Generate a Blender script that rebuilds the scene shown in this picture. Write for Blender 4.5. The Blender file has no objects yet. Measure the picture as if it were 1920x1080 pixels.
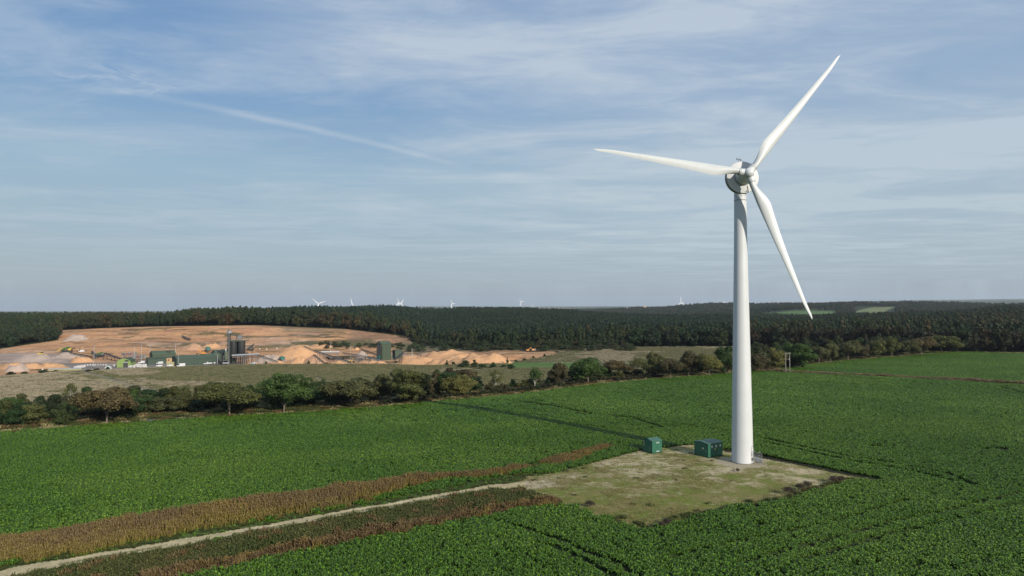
import bpy, math, numpy as np
from mathutils import Vector, Matrix
R = math.radians
C = bpy.context.scene.collection
SC = bpy.context.scene

# ---------------------------------------------------------------- camera, sky, sun, exposure
CH, FX = 27.4, 1280.0
PITCH = math.atan(32 / FX)
cam_d = bpy.data.cameras.new("camera"); cam = bpy.data.objects.new("camera", cam_d); C.objects.link(cam)
cam_d.lens = 24; cam_d.sensor_width = 36; cam_d.clip_start = 0.5; cam_d.clip_end = 60000
cam.location = (0, 0, CH); cam.rotation_euler = (R(90) + PITCH, 0, 0)
SC.camera = cam
SC.view_settings.view_transform = 'Standard'; SC.view_settings.look = 'None'
SC.view_settings.exposure = 0.3; SC.view_settings.gamma = 1.0; SC.view_settings.use_curve_mapping = False
SUN_EL = R(23); SUN_DIR = Vector((0.6, -0.8, 0)).normalized() * math.cos(SUN_EL) + Vector((0, 0, math.sin(SUN_EL)))
sd = bpy.data.lights.new("sun", 'SUN'); sd.energy = 3.8; sd.angle = R(0.53); sd.color = (1.0, 0.93, 0.83)
so = bpy.data.objects.new("sun", sd); C.objects.link(so)
so.rotation_euler = SUN_DIR.to_track_quat('Z', 'Y').to_euler()

class NT:
    """tiny node-tree writer"""
    def __init__(s, tree): s.t = tree; s.n = tree.nodes; s.l = tree.links
    def add(s, typ, props=None, **ins):
        n = s.n.new(typ)
        for k, v in (props or {}).items(): setattr(n, k, v)
        for k, v in ins.items():
            key = int(k[1:]) if k[0] == 'i' and k[1:].isdigit() else k.replace('_', ' ')
            s.put(n.inputs[key], v)
        return n
    def put(s, sock, v):
        if isinstance(v, bpy.types.NodeSocket): s.l.new(v, sock)
        elif isinstance(v, bpy.types.Node): s.l.new(v.outputs[0], sock)
        else:
            if sock.type == 'RGBA' and len(v) == 3: v = (*v, 1)
            sock.default_value = v
    def m(s, op, a, b=0.0, c=0.0):
        n = s.n.new('ShaderNodeMath'); n.operation = op
        s.put(n.inputs[0], a); s.put(n.inputs[1], b); s.put(n.inputs[2], c); return n.outputs[0]
    def vm(s, op, a, b=(0, 0, 0)):
        n = s.n.new('ShaderNodeVectorMath'); n.operation = op
        s.put(n.inputs[0], a)
        if op == 'SCALE': s.put(n.inputs['Scale'], b)
        else: s.put(n.inputs[1], b)
        return n.outputs[0]
    def ss(s, x, a, b, lo=0.0, hi=1.0):
        n = s.n.new('ShaderNodeMapRange'); n.interpolation_type = 'SMOOTHSTEP'
        s.put(n.inputs[0], x)
        for i, v in enumerate((a, b, lo, hi)): n.inputs[i + 1].default_value = v
        return n.outputs[0]
    def mix(s, f, a, b, blend='MIX'):
        n = s.n.new('ShaderNodeMix'); n.data_type = 'RGBA'; n.blend_type = blend
        s.put(n.inputs[0], f); s.put(n.inputs[6], a); s.put(n.inputs[7], b); return n.outputs[2]
    def noise(s, vec, scale, detail=4, rough=0.55, dist=0.0, typ='3D'):
        n = s.n.new('ShaderNodeTexNoise'); n.noise_dimensions = typ
        s.put(n.inputs['Vector'], vec); n.inputs['Scale'].default_value = scale
        n.inputs['Detail'].default_value = detail; n.inputs['Roughness'].default_value = rough
        n.inputs['Distortion'].default_value = dist; return n.outputs['Fac']
    def ramp(s, f, stops):
        n = s.n.new('ShaderNodeValToRGB'); s.put(n.inputs[0], f)
        el = n.color_ramp.elements
        while len(el) < len(stops): el.new(0.5)
        for e, (p, c) in zip(el, stops): e.position = p; e.color = (*c, 1) if len(c) == 3 else c
        return n.outputs[0]

w = bpy.data.worlds.new("World"); SC.world = w; w.use_nodes = True
T = NT(w.node_tree); T.n.clear()
sky = T.add('ShaderNodeTexSky', dict(sky_type='NISHITA', sun_disc=False, sun_elevation=SUN_EL,
            sun_rotation=math.atan2(SUN_DIR.x, SUN_DIR.y), altitude=60, air_density=1.0, dust_density=1.0, ozone_density=1.5))
tc = T.add('ShaderNodeTexCoord').outputs['Generated']
sep = T.add('ShaderNodeSeparateXYZ', i0=tc)
dx, dy, dz = sep.outputs
zc = T.m('MAXIMUM', dz, 0.03)
px_, py_ = T.m('DIVIDE', dx, zc), T.m('DIVIDE', dy, zc)       # a flat cloud deck seen in perspective
P = T.add('ShaderNodeCombineXYZ', i0=px_, i1=py_).outputs[0]
def srgb(r, g, b): return tuple(((c / 255) / 12.92 if c < 10 else (((c / 255) + .055) / 1.055) ** 2.4) for c in (r, g, b))
# thin even haze veil low down, clear blue high up, over the physical sky
hazecol = T.ramp(T.m('MULTIPLY', T.m('MAXIMUM', dz, 0.0), 2.2), [(0.0, srgb(158, 173, 188)), (0.12, srgb(158, 176, 190)),
        (0.4, srgb(156, 184, 204)), (0.62, srgb(122, 161, 202)), (1.0, srgb(108, 147, 195))])
sk = T.mix(1.0, sky.outputs[0], (0.085, 0.085, 0.085, 1), 'MULTIPLY')
base = T.mix(0.8, sk, hazecol)
# clouds
warp = T.vm('ADD', P, T.vm('SCALE', T.add('ShaderNodeTexNoise', Vector=P, Scale=0.5, Detail=2.0).outputs['Color'], 1.3))
mp = T.add('ShaderNodeMapping', Vector=warp); mp.inputs['Rotation'].default_value = (0, 0, R(-50)); mp.inputs['Scale'].default_value = (0.62, 1.15, 1)
fine = T.noise(mp.outputs[0], 1.1, 8, 0.62, 0.3)
mp2 = T.add('ShaderNodeMapping', Vector=P); mp2.inputs['Rotation'].default_value = (0, 0, R(-35)); mp2.inputs['Location'].default_value = (3.1, 1.4, 0)
mp2.inputs['Scale'].default_value = (0.55, 0.9, 1)
big = T.noise(mp2.outputs[0], 0.55, 3, 0.5)
az = T.m('DIVIDE', dx, T.m('MAXIMUM', dy, 0.05)); el_ = T.m('DIVIDE', dz, T.m('MAXIMUM', dy, 0.05))
veil_r = T.ss(T.m('ADD', az, T.m('MULTIPLY', el_, 0.35)), -0.25, 0.40)         # broad veil to the right
veil_t = T.m('MULTIPLY', T.ss(el_, 0.27, 0.40), T.ss(az, -0.55, -0.2))
veil = T.m('MAXIMUM', veil_r, T.m('MULTIPLY', veil_t, 0.8))
hf = T.noise(mp.outputs[0], 4.0, 9, 0.68, 0.5)
wisps = T.ss(T.m('ADD', T.m('ADD', T.m('MULTIPLY', fine, 0.70), T.m('MULTIPLY', big, 0.5)), T.m('MULTIPLY', T.m('SUBTRACT', hf, 0.5), 0.30)), 0.48, 0.84)
amt = T.m('ADD', T.m('MULTIPLY', wisps, 0.62), T.m('MULTIPLY', veil, T.ss(T.m('ADD', T.m('MULTIPLY', fine, 0.7), T.m('MULTIPLY', big, 0.3)), 0.3, 0.7, 0.35, 0.92)))
# low bands
mb = T.add('ShaderNodeMapping', Vector=tc); mb.inputs['Scale'].default_value = (1.3, 1.3, 7)
band = T.noise(mb.outputs[0], 1.6, 5, 0.55, 0.6)
amt = T.m('ADD', amt, T.m('MULTIPLY', T.m('MULTIPLY', T.ss(band, 0.38, 0.78), 0.27), T.m('MULTIPLY', T.ss(el_, 0.03, 0.1), T.ss(el_, 0.34, 0.2))))
# long thin trail across the cloud deck, from (-1.9, 3.0) to (-.38, 4.9)
lx, ly = 0.624, 0.781
wob = T.m('MULTIPLY', T.m('SUBTRACT', T.noise(P, 1.6, 3), 0.5), 0.10)
qx, qy = T.m('ADD', px_, 1.685), T.m('SUBTRACT', py_, 3.27)
along = T.m('ADD', T.m('MULTIPLY', qx, lx), T.m('MULTIPLY', qy, ly))
bend = T.m('MULTIPLY', T.m('MULTIPLY', along, T.m('SUBTRACT', 2.1, along)), 0.055)
perp = T.m('ADD', T.m('ADD', T.m('SUBTRACT', T.m('MULTIPLY', qx, ly), T.m('MULTIPLY', qy, lx)), wob), T.m('MULTIPLY', bend, -1.0))
ap = T.m('ABSOLUTE', perp)
wid = T.m('MULTIPLY', T.m('MULTIPLY', T.ss(along, -0.5, 0.7), T.ss(along, 2.5, 1.3)), T.ss(fine, 0.2, 0.6, 0.6, 1.0))
trail = T.m('MULTIPLY', T.ss(ap, 0.095, 0.0), wid)
puffc = T.m('ADD', T.m('POWER', T.m('ADD', px_, 1.78), 2.0), T.m('MULTIPLY', T.m('POWER', T.m('SUBTRACT', py_, 3.02), 2.0), 1.6))
puff = T.m('MULTIPLY', T.ss(puffc, 0.12, 0.0), T.ss(T.noise(P, 4.5, 8, 0.65, 0.8), 0.42, 0.7))
amt = T.m('ADD', amt, T.m('ADD', T.m('MULTIPLY', trail, 0.48), T.m('MULTIPLY', puff, 0.75)))
amt = T.m('MINIMUM', T.m('MULTIPLY', amt, T.ss(dz, 0.0, 0.12, 0.25, 1.0)), 1.0)
cloudcol = T.mix(T.ss(el_, 0.1, 0.38), srgb(188, 203, 213), srgb(190, 203, 217))
final = T.mix(T.m('MULTIPLY', amt, 0.9), base, cloudcol)
grd = T.mix(T.ss(dz, -0.06, -0.01), (0.04, 0.06, 0.03, 1), final)
bg = T.add('ShaderNodeBackground', Color=grd, Strength=0.82)
T.l.new(bg.outputs[0], T.add('ShaderNodeOutputWorld').inputs[0])
SKYTUNE = bg

# ---------------------------------------------------------------- helpers
rng = np.random.default_rng(7)
cp, sp_ = math.cos(PITCH), math.sin(PITCH)
def pdir(px, py):
    cy = (540 - np.asarray(py, float)) / FX
    f = cp - cy * sp_
    return (np.asarray(px, float) - 960) / FX / f, (sp_ + cy * cp) / f         # X/Y and (Z-CH)/Y
def project(x, y, z):
    d = z - CH; f = y * cp + d * sp_; u = -y * sp_ + d * cp
    f = np.maximum(f, 0.1)
    return 960 + FX * x / f, 540 - FX * u / f
def sstep(x, a, b):
    t = np.clip((np.asarray(x, float) - a) / (b - a), 0, 1); return t * t * (3 - 2 * t)
def hash2(ix, iy, seed):
    h = (ix.astype(np.int64) * 374761393 + iy.astype(np.int64) * 668265263 + seed * 974711) & 0x7fffffff
    h = (h ^ (h >> 13)) * 1274126177 & 0x7fffffff
    return ((h ^ (h >> 16)) & 0xffff) / 65535.0
def vnoise(x, y, seed=0):
    ix, iy = np.floor(x), np.floor(y); fx_, fy_ = x - ix, y - iy
    fx_, fy_ = fx_ * fx_ * (3 - 2 * fx_), fy_ * fy_ * (3 - 2 * fy_)
    a, b = hash2(ix, iy, seed), hash2(ix + 1, iy, seed); c, d = hash2(ix, iy + 1, seed), hash2(ix + 1, iy + 1, seed)
    return (a * (1 - fx_) + b * fx_) * (1 - fy_) + (c * (1 - fx_) + d * fx_) * fy_
def fbm(x, y, seed=0, octv=4):
    s, a, t = 0, 1.0, 0
    for k in range(octv):
        s = s + a * vnoise(x * 2 ** k + 17 * k, y * 2 ** k - 9 * k, seed + k); t += a; a *= 0.5
    return s / t                                                            # 0..1

# ---------------------------------------------------------------- terrain height
# control profiles: for headings u = X/Y, ground height at distance Y (metres)
HP = [  # px heading : (Y, z) list from beyond the near field
 (-700, [(240,-5),(300,-7.5),(380,-12.2),(420,-12.4),(500,-10),(560,-6),(620,-3),(750,2),(900,5),(1300,0),(2000,-20),(3500,-45),(6000,-62),(12000,-96)]),
 (0,    [(240,-5),(300,-7.5),(380,-12.2),(420,-12.4),(500,-10),(560,-6),(620,-3),(750,0),(900,0),(1300,0),(2000,-20),(3500,-45),(6000,-62),(12000,-96)]),
 (200,  [(240,-4.8),(300,-6.2),(380,-8.6),(405,-11.5),(420,-12),(500,-11),(540,-7),(560,-5),(580,-3),(600,-1),(640,5.5),(750,4.5),(900,1),(1300,0),(2000,-25),(3500,-47),(6000,-62),(12000,-96)]),
 (305,  [(240,-4.6),(300,-5.6),(380,-7.1),(405,-11),(420,-12),(500,-11.5),(560,-7),(600,-1.5),(640,6.5),(750,5.5),(900,3),(1300,-5),(2000,-25),(3500,-47),(6000,-62),(12000,-96)]),
 (400,  [(240,-4.5),(300,-5.0),(380,-5.9),(405,-10.5),(420,-12),(500,-12),(560,-9),(600,-1),(640,8),(750,8),(900,6.5),(1300,0),(2000,-25),(3500,-47),(6000,-62),(12000,-96)]),
 (600,  [(240,-4),(300,-4.6),(380,-5.4),(405,-10),(420,-11.8),(500,-11),(560,-9),(600,-2),(640,5.5),(750,9),(900,11),(1300,2),(2000,-25),(3500,-47),(6000,-62),(12000,-96)]),
 (720,  [(240,-3.5),(300,-4.4),(380,-5.4),(405,-10),(420,-12),(500,-11),(560,-8.5),(600,-3),(640,1.5),(750,4),(900,7),(1150,12),(1400,3),(2000,-22),(3500,-40),(6000,-40),(12000,-45)]),
 (800,  [(240,-3),(300,-4.4),(380,-6.1),(405,-10),(420,-11.5),(500,-10),(560,-8),(620,-6),(750,-2),(900,2),(1150,7),(1400,0),(2000,-25),(3500,-38),(6000,-15),(12000,0)]),
 (950,  [(240,-2),(300,-3.5),(380,-5.2),(400,-7),(420,-7),(480,-5.8),(520,-5),(620,-4.5),(750,-4),(900,0),(1150,8),(1350,6),(2000,-20),(3500,-25),(6000,-5),(12000,-2)]),
 (1060, [(240,-1),(300,-3),(380,-5),(420,-4.3),(480,-3),(620,-4),(750,-4),(900,-1),(1150,4),(1350,0),(2000,-18),(3500,-12),(5500,-8),(12000,-2)]),
 (1200, [(240,-.5),(300,-2),(380,-3.6),(480,-3),(620,-4),(750,-4),(900,-4),(1200,-3.5),(1400,-8),(2000,-15),(3200,4),(5000,-10),(12000,2)]),
 (1350, [(260,0),(300,-.6),(380,-2),(480,-2.5),(620,-4),(750,-5),(900,-5),(1200,-4),(1400,-9),(2000,-8),(3000,24),(5000,-10),(12000,20)]),
 (1500, [(290,0),(380,-1),(480,-2),(620,-3),(750,-4),(900,-5),(1200,-5.5),(1400,-7),(1750,6),(2300,18),(3000,24),(5000,0),(12000,60)]),
 (1620, [(290,0),(380,-.5),(480,-1.5),(620,-1),(750,-1),(900,-1),(1200,-2),(1400,-6),(1900,6),(2250,20),(2600,31),(3300,15),(5000,20),(12000,100)]),
 (1750, [(290,0),(380,0),(480,-1),(620,0),(750,1),(900,2),(1150,1.5),(1400,-3),(1900,8),(2250,20),(2600,31),(3300,15),(5000,30),(8000,75),(12000,118)]),
 (1920, [(290,0),(380,0),(480,0),(620,2),(750,5),(900,8),(1150,10),(1500,14),(2200,20),(3300,10),(5000,30),(8000,80),(12000,135)]),
 (2600, [(290,0),(380,0),(480,1),(620,5),(750,9),(900,13),(1150,17),(1500,18),(2200,20),(3300,10),(5000,30),(8000,80),(12000,135)])]
LY = np.linspace(math.log(60), math.log(14000), 900); GU = np.linspace(-1.7, 1.7, 681)
cols = []
for px0, prof in HP:
    ys, zs = zip(*prof)
    cols.append(np.interp(np.exp(LY), ys, zs))
cols = np.array(cols); cu = (np.array([p for p, _ in HP]) - 960) / FX
GH = np.empty((len(GU), len(LY)))
gi = np.clip(np.searchsorted(cu, GU) - 1, 0, len(cu) - 2)
gt = np.clip((GU - cu[gi]) / (cu[gi + 1] - cu[gi]), 0, 1); gt = gt * gt * (3 - 2 * gt)
GH = cols[gi] * (1 - gt[:, None]) + cols[gi + 1] * gt[:, None]
k = np.exp(-np.linspace(-2, 2, 9) ** 2); k /= k.sum()
GH = np.apply_along_axis(lambda r: np.convolve(np.pad(r, 4, 'edge'), k, 'valid'), 1, GH)
def table(x, y):
    yy = np.clip(y, 60, 13900); u = np.clip(x / yy, -1.69, 1.69)
    a = (u + 1.7) / 3.4 * 680; b = (np.log(yy) - LY[0]) / (LY[-1] - LY[0]) * 899
    ia, ib = np.minimum(a.astype(int), 679), np.minimum(b.astype(int), 898); fa, fb = a - ia, b - ib
    return (GH[ia, ib] * (1 - fa) * (1 - fb) + GH[ia + 1, ib] * fa * (1 - fb) + GH[ia, ib + 1] * (1 - fa) * fb + GH[ia + 1, ib + 1] * fa * fb)
def h0(x, y):
    x = np.asarray(x, float); y = np.asarray(y, float)
    near = -5.0 * sstep(30 - x, 0, 130) * sstep(y, 70, 200)
    t = sstep(y, 190, 250)
    return near * (1 - t) + table(x, y) * t
# ---- areas of the land, as seen from the surveyed viewpoint
def PL(*a): a = np.array(a, float).reshape(-1, 2); return a[:, 0], a[:, 1]
def L(line, px): return np.interp(px, line[0], line[1])
FIELD_EDGE = PL(-900,850, 0,812, 181,799, 311,790, 480,780, 590,775, 720,765, 850,752, 960,743, 995,738, 1131,721, 1226,713, 1369,702, 1440,697,
                1485,690, 1582,678, 1702,668.5, 1763,663, 1793,661.5, 1920,664, 2700,672)
CREST = PL(-900,712, 0,706, 104,696, 220,693, 324,688, 480,684, 560,682, 677,682, 727,683, 785,685, 868,683, 949,681, 1012,670, 1066,659, 1067,600, 2700,600)
WOOD = PL(-900,662, 0,654, 52,646, 109,638, 113,619, 181,616, 285,612, 480,610, 560,613, 643,617, 702,623, 768,632, 772,641, 793,648, 877,655, 1050,655, 1185,651, 1375,650, 1500,652, 1780,661, 2700,668)
def region_px(px, py, y):
    """0 crop, 1 rough grass, 4 stubble, 5 quarry, 6 hills and woods"""
    r = np.zeros(px.shape, int)
    r[py < L(FIELD_EDGE, px)] = 1
    dv_ = L(FIELD_EDGE, px) - py
    r[(py < L(FIELD_EDGE, px) - 12) & (px < 1380) & (y > 205)] = 4
    r[(dv_ > 3.4) & (dv_ < 6.2) & (px < 590) & (y < 260)] = 7
    r[(dv_ > 2.6) & (dv_ < 4.2) & (px > 1500) & (px < 1800) & (y < 420)] = 7
    r[(py < L(CREST, px)) & (px < 1067) & (y > 330)] = 5
    r[(py < L(CREST, px) + 25) & (px < 940) & (y > 388)] = 5
    r[(py < L(WOOD, px)) & (y > 380)] = 6
    return r
def quarry_amt(x, y):
    px, py = project(x, y, h0(x, y))
    return np.maximum(sstep(L(CREST, px) - py, 0, 4), sstep(y, 390, 410) * (px < 940)) * sstep(py - L(WOOD, px), 0, 3) * (px < 1067) * (y > 380)
def height(x, y):
    z = h0(x, y); q = quarry_amt(x, y)
    n = fbm(x / 22, y / 14, 5, 4) - 0.5
    t = fbm(x / 90, y / 60, 9, 2)
    zz = z + q * (n * 2.6)
    ph = (zz / 3.2 + t * 2.2); fr = ph - np.floor(ph)                         # worked benches
    zz = zz + q * 3.2 * 0.45 * (sstep(fr, 0.25, 0.75) - fr) * sstep(z, -10.5, -7)
    far = sstep(y, 250, 400) * (1 - q)
    zz = zz + far * (fbm(x / 40, y / 40, 3, 2) - 0.5) * 0.5 + sstep(y, 1000, 2500) * (fbm(x / 500, y / 500, 31, 3) - 0.5) * 8
    zz = zz + (1 - sstep(y, 200, 300)) * (fbm(x / 6, y / 6, 2, 2) - 0.5) * 0.10
    return zz
def hgt(x, y): return float(height(np.array([float(x)]), np.array([float(y)]))[0])
def at(px, py, ymin=45):
    """first ground point met looking along one surveyed heading"""
    u, e = pdir(px, py); ys = np.exp(np.linspace(math.log(ymin), math.log(9000), 6000))
    d = CH + e * ys - h0(u * ys, ys); i = int(np.argmax(d < 0)) if (d < 0).any() else len(ys) - 1
    y = ys[i]; return np.array([u * y, y, hgt(u * y, y)])
def on(px, y):
    u = (px - 960) / FX; return np.array([u * y, y, hgt(u * y, y)])
def zat(py, y): return CH + float(pdir(960, py)[1]) * y

def inpoly(px, py, poly):
    poly = np.array(poly, float).reshape(-1, 2); c = np.zeros(px.shape, bool); j = len(poly) - 1
    for i in range(len(poly)):
        xi, yi = poly[i]; xj, yj = poly[j]
        c ^= ((yi > py) != (yj > py)) & (px < (xj - xi) * (py - yi) / (yj - yi + 1e-12) + xi); j = i
    return c
def flat(px, py):                                                         # onto z = h0, near field
    out = []
    for a, b in zip(px, py): out.append(at(a, b)[:2])
    return np.array(out)
TRACK = flat([-260,33,167,300,400,500,633,640,740,840,923,1007,1073], [1133,1072,1048,1025,1008,990,965,963,947,929,914,908,908])
TRACK_HW = np.array([1.5] * 9 + [1.5, 1.6, 1.8, 1.9])
PAD = flat([990,1040,1083,1140,1215,1300,1372,1480,1535,1610,1628,1535,1430,1365,1310,1242,1200,1160,1073,1000,960],
           [925,940,950,977,997,975,955,940,922,903,899,880,858,846,833,839,845,856,878,895,906])
WEED_A = flat([-260,0,167,333,500,633,640,740,823,907,990,1067,1147, 1150,1073,990,923,840,773,707,640,433,333,167,0,-260],
              [1060,1017,992,969,942,922,922,905,894,888,872,852,833, 838,868,880,897,900,914,936,952,985,1003,1038,1060,1118])
LOW_B = flat([-260,33,167,400,640,840,923,1010,1053,1040,957,873,773,640,567,467,367,200,-260],
             [1150,1084,1060,1020,973,938,922,918,925,938,945,962,980,1006,1018,1040,1062,1095,1200])
WEED_B = flat([-260,200,367,467,567,640,773,873,957,1040,1056,1050,957,873,773,640,567,467,367,200,-260],
              [1205,1098,1062,1040,1019,1005,980,962,946,936,938,950,962,981,1000,1025,1038,1058,1080,1120,1230])
TRAMS = []
def tram(w_, *pts):
    a = np.array(pts, float).reshape(-1, 2); TRAMS.append((flat(a[:, 0], a[:, 1]), w_))
tram(.5, 936,751, 1050,765, 1112,778, 1185,785, 1239,802, 1283,800, 1375,812); tram(.4, 1060,795, 1130,803, 1185,808, 1240,803)
tram(.5, 1440,825, 1510,840, 1585,857, 1697,875, 1780,892, 1827,912); tram(.5, 1440,832, 1585,864, 1700,884, 1790,905)
tram(.6, 1775,890, 1827,911); tram(.6, 1432,824, 1470,832)
tram(.36, 923,977, 1033,1010, 1090,1033, 1157,1060, 1200,1085); tram(.3, 1020,1023, 1107,1057, 1150,1085)
tram(.30, 2000,905, 1920,923, 1780,960, 1647,987, 1500,1030, 1380,1062); tram(.30, 2000,925, 1920,943, 1780,980, 1647,1010, 1480,1060)
tram(.22, 1700,940, 1567,980, 1400,1015, 1250,1050)
tram(.5, 1560,705, 1640,712, 1760,722, 1860,730, 1920,742); tram(.5, 1470,715, 1620,722, 1700,729); tram(.6, 1880,728, 1925,740)
tram(1.6, 1364,846, 1430,858, 1535,880, 1632,899)                     # bare edge beside the pad
DITCH = flat([1395,1443,1509,1567,1642,1733,1914,2100,2700], [697,697,700,703,706,711,721,731,765])
def segdist(x, y, line, hw=None):
    best = np.full(x.shape, 1e9)
    for i in range(len(line) - 1):
        a, b = line[i], line[i + 1]; d = b - a; L2 = (d ** 2).sum()
        t = np.clip(((x - a[0]) * d[0] + (y - a[1]) * d[1]) / L2, 0, 1)
        dd = np.hypot(x - a[0] - t * d[0], y - a[1] - t * d[1])
        if hw is not None: dd = dd - (hw[i] * (1 - t) + hw[i + 1] * t)
        best = np.minimum(best, dd)
    return best
def tramdist(x, y):
    best = np.full(x.shape, 1e9)
    for l, w_ in TRAMS:
        lo, hi = l.min(0) - 4, l.max(0) + 4
        m = (x > lo[0]) & (x < hi[0]) & (y > lo[1]) & (y < hi[1])
        if m.any(): best[m] = np.minimum(best[m], segdist(x[m], y[m], l) - w_)
    return best
def near_class(x, y):
    """0 crop, 1 rough grass, 2 pad, 3 track, 7 tall weeds, 8 low scrub, 9 rust weeds, 10 ditch"""
    c = np.zeros(x.shape, int)
    m = y < 420
    xm, ym = x[m], y[m]; cm = np.zeros(xm.shape, int)
    nz = (fbm(xm / 3, ym / 3, 12, 3) - .5) * 2.2
    px, py = project(xm, ym, h0(xm, ym))
    td = segdist(xm, ym, TRACK, TRACK_HW)
    wob = lambda a: (xm + nz * a, ym + nz * a)
    cm[inpoly(*wob(.5), LOW_B)] = 8
    cm[inpoly(*wob(.6), WEED_B)] = 9
    cm[inpoly(*wob(.5), WEED_A)] = 7
    cm[(td < 0.9 + nz * .5) & (cm == 0)] = 1
    near_tr = (td < 5) & (cm == 0) & (px < 1160) & inpoly(px, py, [(-300,1140),(300,1008),(640,953),(923,897),(1160,835),(1170,860),(1073,885),(1000,912),(923,915),(640,960),(300,1022),(-300,1150)])
    cm[near_tr] = 1
    cm[inpoly(*wob(.5), PAD)] = 2
    cm[(td < nz * .25) & (px < 985)] = 3; cm[(td < 3.5) & (px >= 985) & (px < 1100)] = 2
    dd = segdist(xm, ym, DITCH) + nz * .4
    cm[dd < 1.7] = 10
    c[m] = cm
    return c

# ---------------------------------------------------------------- materials
MATS = {}
def newmat(name):
    m = bpy.data.materials.new(name); m.use_nodes = True; t = NT(m.node_tree); t.n.clear()
    MATS[name] = m; return m, t
def finish(t, col, rough=0.8, bump=None, bstr=0.3, bdist=0.05, metal=0.0, spec=0.5, transl=None):
    b = t.add('ShaderNodeBsdfPrincipled', Base_Color=col, Roughness=rough, Metallic=metal)
    b.inputs['Specular IOR Level'].default_value = spec
    if bump is not None:
        bn = t.add('ShaderNodeBump', Height=bump, Strength=bstr, Distance=bdist); t.l.new(bn.outputs[0], b.inputs['Normal'])
    sh = b.outputs[0]
    if transl:
        tr = t.add('ShaderNodeBsdfTranslucent', Color=col); mx = t.add('ShaderNodeMixShader'); mx.inputs[0].default_value = transl
        t.l.new(sh, mx.inputs[1]); t.l.new(tr.outputs[0], mx.inputs[2]); sh = mx.outputs[0]
    t.l.new(sh, t.add('ShaderNodeOutputMaterial').inputs[0])
def paint(name, col, rough=0.5, var=0.12, scale=1.5, metal=0.0, bump=0.0, spec=0.5, dirt=None, corr=0.0):
    m, t = newmat(name); o = t.add('ShaderNodeTexCoord').outputs['Object']
    n = t.noise(o, scale, 5, 0.6)
    c = t.mix(1.0, (*col, 1), t.ramp(n, [(0.25, (1 - var,) * 3), (0.75, (1 + var * .5,) * 3)]), 'MULTIPLY')
    if dirt:
        s = t.add('ShaderNodeMapping', Vector=o); s.inputs['Scale'].default_value = (1, 1, 0.15)
        c = t.mix(t.m('MULTIPLY', t.ss(t.noise(s.outputs[0], scale * 2.3, 6, .65), 0.5, 0.8), dirt[3]), c, (*dirt[:3], 1))
    b = n
    if corr:
        x = t.add('ShaderNodeSeparateXYZ', i0=o); b = t.m('SINE', t.m('MULTIPLY', t.m('ADD', x.outputs[0], x.outputs[1]), corr)); bump = 0.4
    finish(t, c, rough, b if bump else None, bump or 0.1, 0.03, metal, spec); return m
def ground_mat(name, extra):
    m, t = newmat(name); a = t.add('ShaderNodeAttribute', dict(attribute_name='col'))
    p = t.add('ShaderNodeTexCoord').outputs['Object']
    col, bump, bs, bd = extra(t, a.outputs['Color'], p)
    finish(t, col, 0.95, bump, bs, bd, 0, 0.15); return m
def mulnoise(t, c, p, scale, lo, hi, det=5, ro=.6, sc=None):
    if sc:
        mm = t.add('ShaderNodeMapping', Vector=p); mm.inputs['Scale'].default_value = sc; p = mm.outputs[0]
    n = t.noise(p, scale, det, ro)
    return t.mix(1.0, c, t.ramp(n, [(0.3, (lo,) * 3), (0.7, (hi,) * 3)]), 'MULTIPLY'), n
def e_soil(t, c, p):
    c, n = mulnoise(t, c, p, 1.2, .65, 1.3); c, n2 = mulnoise(t, c, p, .09, .85, 1.15); return c, n, .6, .15
def e_pad(t, c, p):
    mm = t.add('ShaderNodeMapping', Vector=p); mm.inputs['Rotation'].default_value = (0, 0, R(-8)); mm.inputs['Scale'].default_value = (.55, .9, 1)
    n1 = t.noise(mm.outputs[0], .30, 7, .68, .5); n2 = t.noise(mm.outputs[0], 1.7, 6, .7, .3); n3 = t.noise(p, 6.5, 4, .7)
    f = t.m('ADD', t.m('MULTIPLY', n1, .62), t.m('MULTIPLY', n2, .38)); sy = t.add('ShaderNodeSeparateXYZ', i0=p).outputs[1]; f = t.m('SUBTRACT', f, t.m('MULTIPLY', t.ss(sy, 113, 100), .075))
    grass = t.mix(t.ss(t.noise(p, .22, 4), .4, .62), (.140, .165, .026, 1), (.200, .170, .058, 1))
    straw = t.mix(t.ss(n3, .3, .65), (.32, .26, .15, 1), (.57, .47, .31, 1))
    g = t.mix(t.ss(f, .44, .59), grass, straw)
    a = t.add('ShaderNodeAttribute', dict(attribute_name='padmix')).outputs['Fac']
    mf = t.add('ShaderNodeMapping', Vector=p); mf.inputs['Rotation'].default_value = (0, 0, R(-12)); mf.inputs['Scale'].default_value = (1.2, 3.2, 1)
    n4 = t.noise(mf.outputs[0], 2.2, 6, .75, .4)
    g = t.mix(t.m('MULTIPLY', t.ss(n4, .52, .68), .42), g, (.50, .41, .26, 1)); g = t.mix(t.m('MULTIPLY', t.ss(n4, .44, .32), .6), g, (.085, .095, .022, 1))
    g = t.mix(a, c, g); g, _ = mulnoise(t, g, p, 3.2, .74, 1.22, 5, .7)
    return g, t.m('ADD', n2, n3), .7, .12
def e_track(t, c, p):
    c, n = mulnoise(t, c, p, .9, .72, 1.2, 6, .7); c, n2 = mulnoise(t, c, p, 5, .85, 1.12); return c, t.m('ADD', n, n2), .5, .08
def e_stub(t, c, p):
    c, n = mulnoise(t, c, p, .8, .75, 1.25, 5, .7, (1, .6, 1)); c, n2 = mulnoise(t, c, p, .06, .8, 1.18); return c, n, .8, .3
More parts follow.
